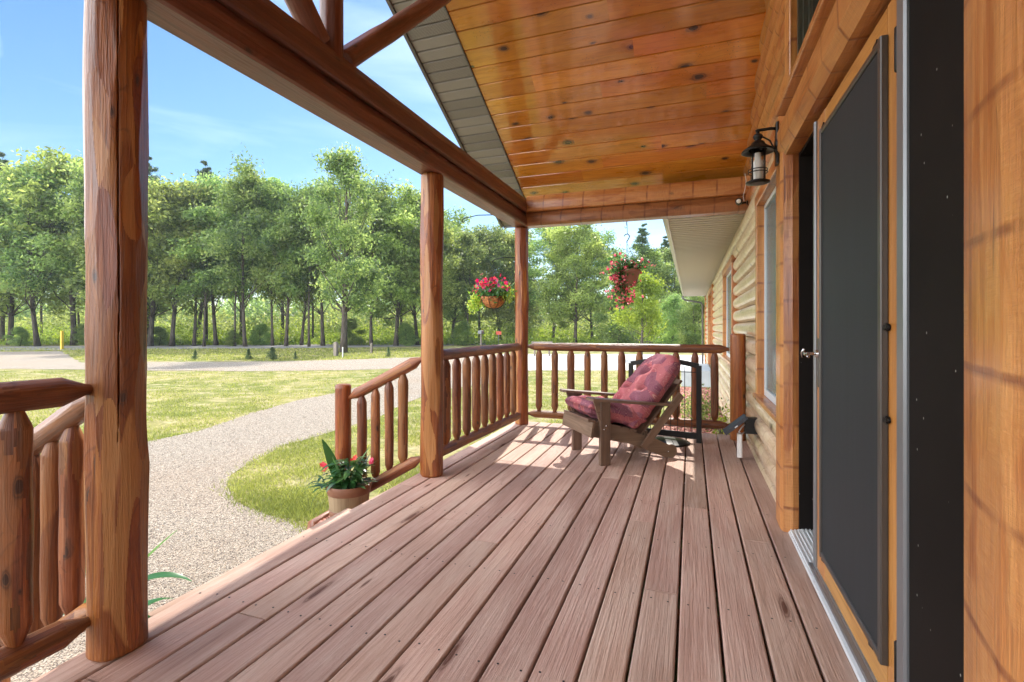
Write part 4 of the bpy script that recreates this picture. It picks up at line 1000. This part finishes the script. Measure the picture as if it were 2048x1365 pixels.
# hanging hooks and baskets
def hook_arm(x0,y,z,x1,label,down=.25,post=True):
    o=thing('plant_hook',label,'hook',(x0,y,z))
    m=MB(); 
    if post: m.tube([(x0,y,z-down),(x0,y,z)],.005,6)
    m.tube([(x0,y,z),(x0-(x0-x1)*.5,y,z+.01),(x1+.02,y,z-.012),(x1,y,z-.025),(x1-.005,y,z-.045),(x1+.012,y,z-.058),(x1+.026,y,z-.045)],.005,6); m.build('hook_arm',M['black'],o)
    reloc(o); return o
hook_arm(-1.985,5.65,1.985,-2.27,'black wrought hook on the corner post carrying the coir basket')
hook_arm(-2.0,5.0,2.36,-2.37,'empty black hook sticking out from the front beam near the corner',0,False)
hb=Vector((-2.262,5.65,1.38)); h1=thing('hanging_basket','coir lined hanging basket of red and purple petunias at the corner post','hanging basket',hb)
m=MB(); m.lathe([(0,.02),(.01,.06),(.03,.10),(.07,.135),(.11,.152),(.14,.157),(.145,.15)],hb,(0,0,1),32,None,.08); m.build('coir_liner',M['coir'],h1)
m=MB(); m.tube([(hb.x+.159*math.cos(a),hb.y+.159*math.sin(a),hb.z+.142) for a in [k*math.pi/16 for k in range(33)]],.004,6)
for k in range(8):
    a=k*math.pi/4; ca,sa=math.cos(a),math.sin(a)
    m.tube([(hb.x+ca*r_,hb.y+sa*r_,hb.z+z_) for r_,z_ in ((.161,.142),(.156,.10),(.138,.063),(.104,.023),(.05,-.003),(0,-.006))],.003,5)
    cx_,cy_=hb.x+math.cos(a+.2)*.158,hb.y+math.sin(a+.2)*.158
    m.tube([(cx_+.03*math.cos(b)*-sa*(1-b/8),cy_+.03*math.cos(b)*ca*(1-b/8),hb.z+.10+.03*math.sin(b)*(1-b/8)) for b in [j*.5 for j in range(12)]],.0025,5)
for k in range(3):
    a=k*2.094; m.tube([(hb.x+.157*math.cos(a),hb.y+.157*math.sin(a),hb.z+.142),(hb.x,hb.y,hb.z+.545)],.002,5)
m.build('wire_frame',M['black'],h1)
L1=leafcloud(hb+Vector((0,0,.20)),(.10,.09,.06),900,.05); fastmesh('leaves',L1,4,M['leafpot'],h1)
L2=np.concatenate([leafcloud(hb+Vector((.18,.02,.18)),(.04,.05,.06),230,.04),leafcloud(hb+Vector((-.20,-.02,.10)),(.05,.05,.06),300,.04),leafcloud(hb+Vector((-.28,0,.03)),(.03,.04,.05),120,.04)]); fastmesh('trailing_leaves',L2,4,M['leaflime'],h1)
def blob(c,r,n): return [Vector(c)+Vector(tuple(rng.normal(size=3)*np.array(r))) for _ in range(n)]
tag_stuff('blossoms',flowers(blob(hb+Vector((.02,-.06,.27)),(.12,.07,.06),84)+blob(hb+Vector((-.16,-.04,.24)),(.04,.05,.06),30),.026),4,M['petalmix'],h1); reloc(h1)
# right basket: brown plastic pot with trailing pink flowers
rb=Vector((-.672,5.93,1.63)); h2=thing('hanging_pot','brown hanging pot with trailing pink flowers under the far beam','hanging pot',rb)
tilt=Vector((.10,0,1)).normalized()
m=MB(); m.lathe([(0,.072),(.005,.075),(.155,.098),(.156,.106),(.195,.110),(.196,.100),(.17,.098)],rb,tilt,32,cap=False); m.lathe([(0,.072),(.001,.072)],rb,tilt,32); m.build('pot',M['terracotta'],h2)
m=MB(); m.lathe([(0,.097),(.001,.09)],rb+tilt*.175,tilt,24); m.build('soil',M['soil'],h2)
m=MB(); T=rb+Vector((-.03,0,.50))
for k in range(3):
    a=k*2.094+.4; m.tube([rb+tilt*.19+Vector((.1*math.cos(a),.1*math.sin(a),0)),T],.002,5)
m.tube([T,T+Vector((0,0,.02)),T+Vector((.02,0,.05)),T+Vector((.03,0,.08)),T+Vector((.01,0,.105)),T+Vector((-.02,0,.10)),T+Vector((-.03,0,.08))],.006,6)
m.tube([T+Vector((.005,0,.10)),T+Vector((0,0,.28))],.003,5); m.build('hanger',M['black'],h2)
Lc=np.concatenate([leafcloud(rb+Vector((.02,0,.23)),(.08,.06,.035),450,.045),leafcloud(rb+Vector((-.10,-.03,.15)),(.05,.05,.09),520,.045),leafcloud(rb+Vector((-.09,-.02,-.05)),(.05,.05,.09),420,.04)]); fastmesh('leaves',Lc,4,M['leafpot'],h2)
tag_stuff('blossoms',flowers(blob(rb+Vector((-.13,-.05,.12)),(.055,.05,.10),110)+blob(rb+Vector((-.06,-.03,-.08)),(.075,.05,.085),120)+blob(rb+Vector((.06,-.03,.25)),(.07,.05,.035),45),.020),4,M['petalpink'],h2); reloc(h2)
m=MB(); m.tube([(-.70,5.85,2.40),(-.70,5.86,2.34),(-.69,5.86,2.30),(-.71,5.86,2.29),(-.72,5.86,2.31)],.003,5); o=m.build('ceiling_hook',M['black']); tag(o,'tiny empty hook under the far beam left of the pot hanger','hook')

# shrubs in the wall bed
def shrub(p,r,h,n,label,mat,size=.05,name='shrub'):
    p=Vector(p); s=thing(name,label,'shrub',p)
    fastmesh('foliage',leafcloud(p+Vector((0,0,h*.55)),(r*.5,r*.5,h*.24),n,size),4,mat,s)
    m=MB()
    for k in range(4): m.tube([p,p+Vector((random.uniform(-.3,.3)*r,random.uniform(-.3,.3)*r,h*.6))],.008,5)
    m.build('stem',M['bark'],s); reloc(s); return s
shrub((.10,8.4,GZ),.34,.55,1500,'low green shrub in the mulch bed beyond the railing',M['leaf'])
shrub((.38,7.2,GZ),.16,.50,300,'small leafy sprig close to the log wall',M['leafy'])

# ================================================================ TREES
def blobcrown(seed,h0,h1,rad,nb,per,size,lean=(0,0),fl=.75,spread=.62,top=1.0):
    """leaf clumps through an uneven crown volume; returns leaf verts, clump centres"""
    r=np.random.default_rng(seed); cs=[]; H_=h1-h0; nl=max(7,int(nb/9)); lobes=[]
    for k in range(nl):
        t=(k+.5*r.random()+.25)/nl; env=rad*(math.sin(math.pi*min(1,.14+t*.84))**.6)*top
        a=k*2.4+r.random()*1.2; q=env*(.45+.4*r.random()); lr=rad*(.30+.22*r.random())*(1-.25*t)
        lobes.append((lean[0]*t+q*math.cos(a),lean[1]*t+q*math.sin(a),h0+H_*t,lr))
    lobes.append((lean[0],lean[1],h1-rad*.15,rad*.26))
    for k in range(nb):
        L_=lobes[k%len(lobes)]; v=r.normal(size=3); v/=np.linalg.norm(v); v[2]=v[2]*.8+.15; q=L_[3]*(.65+.4*r.random())
        cs.append((L_[0]+v[0]*q,L_[1]+v[1]*q,max(h0-.4,L_[2]+v[2]*q)))
    out=[];rn=[]
    global rng
    keep=rng; rng=r
    for c in cs:
        n=int(per*(.5+r.random())); rr=spread*(.5+.45*r.random())
        out.append(leafcloud(c,(rr,rr,rr*fl),n,size)); rn.append(np.clip(r.normal(.45+.25*r.normal(),.2,n),0,1))
    rng=keep
    return np.concatenate(out),np.concatenate(rn),cs
def skeleton(seed,H_,r0,cs,forks,bend):
    r=random.Random(seed); m=MB(); pts=[];rad=[]
    for i in range(11):
        t=i/10; pts.append(Vector((bend*math.sin(t*2.3+seed)*.9+bend*t*1.5,bend*math.cos(t*1.9+seed*2)*.5-bend*.5*math.cos(seed*2),H_*.86*t))); rad.append(r0*(1.35 if i==0 else 1)*(1-.85*t)+.015)
    p0=pts[0].copy()
    for p in pts: p.x-=p0.x; p.y-=p0.y
    m.tube(pts,rad,9)
    for c in r.sample(cs,min(forks,len(cs))):
        c=Vector(c); t=min(.9,max(.22,(c.z/H_-.18)*1.0)); i=int(t*10); b=pts[i].lerp(pts[min(10,i+1)],t*10-i)
        mid=b.lerp(c,.5)+Vector((r.uniform(-.3,.3),r.uniform(-.3,.3),-.25)); rr=max(.025,r0*(1-t)*.42)
        m.tube([b,b.lerp(mid,.5)+Vector((0,0,.05)),mid,c],[rr,rr*.8,rr*.6,.015],5)
    return m
protos=[]
def make_tree(name,seed,h,h0,rad,r0,nb,per,size,mat,bend=.3,forks=16,fl=.75,spread=.62,lean=(0,0)):
    v,rn,cs=blobcrown(seed,h0,h-spread*.6,rad,nb,per,size,lean,fl,spread)
    t=bpy.data.objects.new(name,None); C.objects.link(t)
    m=skeleton(seed,h,r0,cs,forks,bend); m.build('trunk',M['bark'],t); fastmesh('crown',v,4,mat,t,rn)
    return t,h
def conifer(name,seed,h,rad,r0,nlay,per,size,h0=.2,open_=.0):
    r=random.Random(seed); t=bpy.data.objects.new(name,None); C.objects.link(t); m=MB(); m.tube([(0,0,0),(0,0,h*.5),(0,0,h)],[r0,r0*.6,.01],8)
    out=[]
    for k in range(nlay):
        f_=k/nlay; z=h*(h0+(1-h0)*f_); R_=rad*(1-f_)**.8*(.8+.4*r.random())+.02
        for b in range(r.randint(4,6)):
            if r.random()<open_: continue
            a=r.random()*6.283; R2=R_*(.5+.8*r.random()); z=h*(h0+(1-h0)*min(1,f_+(r.random()-.5)*.09)); e=Vector((math.cos(a)*R2,math.sin(a)*R2,z+R2*.2)); m.tube([(0,0,z),tuple(e)],[max(.004,r0*.2),.003],4)
            for s in range(3): 
                c=Vector((0,0,z)).lerp(e,.4+.3*s); out.append(leafcloud(c,(R_*.17,R_*.17,R_*.13+.005),per,size,.22))
    m.build('trunk',M['bark'],t); fastmesh('crown',np.concatenate(out),4,M['leafd'],t); return t,h
P=[]
P.append(('oak_tree','broad round oak',*make_tree('oak_tree',101,15,5.0,3.9,.16,125,135,.30,M['leaf'],.35,26)))
P.append(('oak_tree','tall uneven oak',*make_tree('oak_tree',102,15.5,5.5,3.4,.14,115,135,.30,M['leaf'],.55,24)))
P.append(('oak_tree','crooked leaning oak',*make_tree('oak_tree',103,13.5,4.6,3.7,.15,110,135,.30,M['leaf2'],1.3,24)))
P.append(('slim_tree','slim straight tree',*make_tree('slim_tree',104,14,5.0,2.3,.085,70,130,.28,M['leaf'],.3,16)))
P.append(('oak_tree','full low-crowned oak',*make_tree('oak_tree',105,14,2.6,3.9,.18,150,140,.30,M['leaf2'],.5,26)))
P.append(('pine_tree','dark open pine',*conifer('pine_tree',106,17.5,2.6,.18,20,42,.30,.45,.22)))
P.append(('bushy_tree','bushy low-leafed tree',*make_tree('bushy_tree',107,9,.4,3.0,.16,120,150,.26,M['leaf'],.3,10)))
used=set()
def plant(k,u,t,topv,label,rot,sx=1.0,cat='tree',group='trees along the edge of the wood'):
    nm,desc,root,h=P[k]; o=root if k not in used else copy_tree(root); used.add(k)
    p=atd(u,t); hh=zat(topv,t)-GZ; s=hh/h; o.location=p; o.scale=(s*sx,s*sx,s); o.rotation_euler=(0,0,rot); tag(o,label,cat,group); return o
rows=[ # proto,u,depth,topv,sx
 (1,-60,43,330,1.1),(4,20,44,385,1.15),(0,75,42,345,1.1),(2,148,44,322,1.15),(3,196,41,392,1.2),(0,235,43,340,1.1),(4,300,42,390,1.2),
 (2,344,42,372,1.1),(1,388,43,405,1.1),(3,408,41,420,1.25),(0,432,44,365,1.0),(3,470,42,425,1.1),(1,490,41,345,1.0),(3,545,43,362,1.1),(0,572,42,392,1.0),(2,603,44,440,1.0),
 (3,618,41,405,1.2),(0,646,43,372,1.0),(1,742,42,372,1.05),(4,792,43,398,1.1),(0,835,45,395,1.05),(2,873,44,455,1.1)]
ordn=['first','second','third','fourth','fifth','sixth','seventh','eighth','ninth','tenth','eleventh','twelfth','thirteenth','fourteenth','fifteenth','sixteenth','seventeenth','eighteenth','nineteenth','twentieth','twenty-first','twenty-second']
for i,(k,u,t,tv,sx) in enumerate(rows):
    plant(k,u,t,tv,'%s, %s from the left in the front row of trees'%(P[k][1],ordn[i]),i*2.39,sx)
rng2=random.Random(77)
back=[(u,rng2.uniform(52,60),rng2.uniform(385,440),rng2.choice([0,1,2,4,3])) for u in range(-90,900,80)]
for i,(u,t,tv,k) in enumerate(back):
    plant(k,u+rng2.uniform(-15,15),t,tv,'%s, %s from the left in the back row of trees'%(P[k][1],ordn[i]),i*1.7+1,1.2)
right=[(4,905,50,470),(3,935,46,470),(0,960,52,462),(4,1000,54,470),(1,1035,56,465),(0,1105,52,458),(4,1150,47,455),(0,1185,52,472),(2,1225,58,515),(4,1300,50,505),(3,1345,48,500),(6,1345,38,595),(6,1395,36,590),(0,1400,52,500),(1,1475,50,480),(6,1235,44,585),(6,1050,60,560)]
nr=['just right of the middle post','in front of the wood right of the middle post','behind the coir basket','left of the corner post','behind the corner post','just right of the corner post','with the widest trunk, centred over the far railing','left of the hanging pot','behind the hanging pot','behind the lime green young tree','right of the hanging pot, highest there','beside the lime green young tree','nearest the eave of the house','under the tip of the eave','hidden mostly behind the house wall','low, left of the lime green young tree','low and far off beyond the bench']
for i,(k,u,t,tv) in enumerate(right): plant(k,u,t,tv,P[k][1]+' '+nr[i],i*1.3,1.15)
plant(5,412,50,322,'dark open pine rising above the oaks left of centre',.3); plant(5,5,48,305,'dark open pine at the left edge of the photo',1.3); plant(5,296,52,312,'dark open pine just right of the nearest post top',2.3); plant(5,1285,50,448,'pointed pine above the trees right of the hanging pot',3.1,1.3); plant(5,1330,54,472,'shorter pointed pine next to the eave',4.1,1.3)
# lone tree in the lawn strip
v,rn,cs=blobcrown(201,2.9,12.3,2.25,120,165,.20,(0,0),.8,.48)
p=at(687,706); lt=thing('lone_tree','tall ragged tree standing alone in the lawn strip between drive and road','tree',p)
m=skeleton(201,13,.19,cs,40,.12); m.build('trunk',M['bark'],lt); fastmesh('crown',v,4,M['leaf'],lt,rn)
# lime coloured young tree
v,rn,cs=blobcrown(202,1.4,4.2,1.15,55,170,.13,(0,0),.85,.30)
yt=thing('young_maple','lime green round young tree behind the far railing','tree',atd(1282,26)); m=skeleton(202,4.3,.06,cs,12,.08); m.build('trunk',M['bark'],yt); fastmesh('crown',v,4,M['leafy'],yt,rn)
# young spruces
sp_,_h=conifer('young_spruce',301,1.1,.42,.025,12,10,.12,.05,0)
for i,(u,t,tv,lb) in enumerate([(238,41,640,'low bush just left of the nearest post by the road'),(318,43,655,'small bush right of the nearest post among the trunks'),(465,42,662,'small bush at the wood edge above the spruce saplings'),(522,44,650,'rounded bush between trunks right of the middle of the wood'),(700,44,640,'bush behind the lone tree at the wood edge'),(812,43,648,'bush just left of the middle post at the wood edge'),(170,44,650,'bush hidden partly by the nearest post'),(40,42,656,'low bush at the far left of the wood edge'),(925,44,645,'bush just right of the middle post by the mailbox')]):
    plant(6,u,t,tv,lb,i*1.1,1.5,'bush','bushes along the edge of the wood').name='wild_bush'
spl=[(390,24.6,700,.7,'small blue green spruce sapling, leftmost in the lawn strip'),(497,24.6,698,.8,'blue green spruce sapling, second from the left in the lawn strip'),(545,24.3,695,1.15,'fullest spruce sapling in the lawn strip'),(591,24.8,702,.5,'thin spruce sapling just right of the fullest one'),(777,27,694,.6,'sparse spruce sapling near the middle post')]
for i,(u,t,tv,sx,lb) in enumerate(spl):
    o=sp_ if i==0 else copy_tree(sp_); hh=zat(tv,t)-GZ; o.location=atd(u,t); o.scale=(hh/1.1*sx,hh/1.1*sx,hh/1.1); o.rotation_euler=(0,0,i); tag(o,lb,'sapling','spruce saplings in the lawn strip')
# undergrowth and woodland mass behind
def undergrowth():
    n=52000; u=rng.uniform(-350,1560,n); t=np.where(rng.random(n)<.75,rng.uniform(49,64,n),rng.uniform(44.8,49,n)); d=(u-1024)/FPX
    x=(-SN+d*CS)*t; y=(CS+SN*d)*t
    hm=np.array([max(.15,1.6+1.9*noise.noise(Vector((a*.22,b*.22,4)))) for a,b in zip(x,y)]); hm=np.where(t<49,hm*.35,hm)
    z=GZ+rng.random(n)**1.2*hm
    P_=np.stack([x,y,z],1); r0=leafcloud((0,0,0),(0,0,0),n,.26).reshape(n,4,3); return (r0+P_[:,None]).reshape(-1,3)
ug=fastmesh('undergrowth',undergrowth(),4,M['leafy']); tag(ug,'yellow green undergrowth between the tree trunks','undergrowth',kind='stuff')
def glade():
    n=42000; u=rng.uniform(-420,1600,n); t=rng.uniform(64,74,n); d=(u-1024)/FPX; x=(-SN+d*CS)*t; y=(CS+SN*d)*t
    hm=np.array([max(.6,3.6+4.2*noise.noise(Vector((a*.12,b*.12,14)))) for a,b in zip(x,y)]); z=GZ+rng.random(n)**1.1*hm
    return (leafcloud((0,0,0),(0,0,0),n,.42).reshape(n,4,3)+np.stack([x,y,z],1)[:,None]).reshape(-1,3)
gl=fastmesh('sunlit_brush',glade(),4,M['leaf2']); tag(gl,'bright sunlit brush glowing behind the rows of trunks','brush',kind='stuff')
def farwood():
    n=85000; u=rng.uniform(-500,1700,n); t=rng.uniform(84,96,n); d=(u-1024)/FPX; x=(-SN+d*CS)*t; y=(CS+SN*d)*t
    top=np.array([6.5+3*noise.noise(Vector((a*.09,b*.09,1)))+2.5*noise.noise(Vector((a*.35,b*.35,1))) for a,b in zip(x,y)]); top=np.where(u>1200,top*.8,top)
    z=GZ+rng.random(n)**1.35*top; r0=leafcloud((0,0,0),(0,0,0),n,.75).reshape(n,4,3); return (r0+np.stack([x,y,z],1)[:,None]).reshape(-1,3)
fo=fastmesh('far_woodland',farwood(),4,M['leaf']); tag(fo,'dense green woodland filling the distance behind the trunks','woodland',kind='stuff')

# ================================================================ SMALL THINGS OUTSIDE
def bar(name,p,h,w,mat,label,cat,group=None,dx=None):
    m=MB(); m.box((p.x-w/2,p.y-(dx or w)/2,p.z),(p.x+w/2,p.y+(dx or w)/2,p.z+h),2,min(w,.02)*.3); m.prism([(0,0),(w*.8,0),(w*.4,w*.3)],(p.x-w*.4,p.y-(dx or w)*.4,p.z+h),(0,(dx or w)*.8,0),(1,0,0),(0,0,1)); o=m.build(name,mat); tag(o,label,cat,group); return o
bar('wooden_post',atd(672,27.5),.75,.20,M['weathered'],'weathered wooden post left of the lone tree','post')
bar('wooden_post',atd(743,30),.62,.11,M['weathered'],'thinner weathered wooden post right of the lone tree','post')
bar('marker_stake',atd(685.5,26),.55,.05,M['white'],'white marker stake at the foot of the lone tree','stake')
bar('marker_post',atd(124,36),1.3,.15,M['yellow'],'yellow marker post at the edge of the road on the left','post')
mp=atd(962,42); mx_=thing('mailbox','grey mailbox on a wooden post beside the road','mailbox',mp)
m=MB(); m.box((mp.x-.06,mp.y-.06,mp.z),(mp.x+.06,mp.y+.06,mp.z+1.05),2); m.build('post',M['weathered'],mx_)
m=MB(); m.prism([(-.17,0),(.17,0),(.17,.16)]+[(.17*math.cos(a),.16+.13*math.sin(a)) for a in [R(x) for x in (30,60,90,120,150)]]+[(-.17,.16)],(mp.x,mp.y-.3,mp.z+1.051),(0,.6,0),(1,0,0),(0,0,1)); m.build('box',M['alud'],mx_); 
m=MB(); m.box((mp.x+.172,mp.y-.1,mp.z+1.15),(mp.x+.18,mp.y-.06,mp.z+1.42),2); m.build('flag',M['redp'],mx_); reloc(mx_)
sp=atd(997,43); sg=thing('road_sign','small red sign on a thin metal stake beyond the road','sign',sp); m=MB(); m.tube([sp,sp+Vector((0,0,1.0))],.02,6); m.build('stake',M['alud'],sg)
m=MB(); m.obox(sp+Vector((-.22,0,1.1)),(.44,.1,0),(0,.012,0),(0,0,.15),.004); m.build('sign_panel',M['redp'],sg); reloc(sg)
bpos=atd(1084,28); bn_=thing('log_bench','weathered wooden bench on the grass beyond the far railing','bench',bpos)
rd=Vector((CS,SN,0)); fd=Vector((-SN,CS,0))
m=MB(); m.obox(bpos-rd*.58+Vector((0,0,.74)),rd*1.16,fd*.17,Vector((0,0,.05)),.01); m.build('seat',M['weathered'],bn_)
for s in (-.42,.42):
    for e in (-.1,.1):
        m=MB(); m.tube([bpos+rd*s+fd*e,bpos+rd*(s*.93)+fd*e*.7+Vector((0,0,.70))],.05,8); m.build('leg',M['weathered'],bn_)
reloc(bn_)

# ================================================================ HAZE in the air
hz=MB(); hz.box((-150,-8,GZ-1),(60,140,26),0); ho=hz.build('haze',plain('haze_air',(1,1,1))); ho['kind']='stuff'; ho['label']='thin bluish summer haze between the porch and the far trees'
hm=bpy.data.materials.new('haze_volume'); hm.use_nodes=True; hm.node_tree.nodes.clear(); ov=hm.node_tree.nodes.new('ShaderNodeOutputMaterial'); pv=hm.node_tree.nodes.new('ShaderNodeVolumePrincipled')
pv.inputs['Color'].default_value=(.82,.90,1,1); pv.inputs['Density'].default_value=.0005; pv.inputs['Anisotropy'].default_value=.2; hm.node_tree.links.new(pv.outputs[0],ov.inputs['Volume'])
ho.data.materials.clear(); ho.data.materials.append(hm)
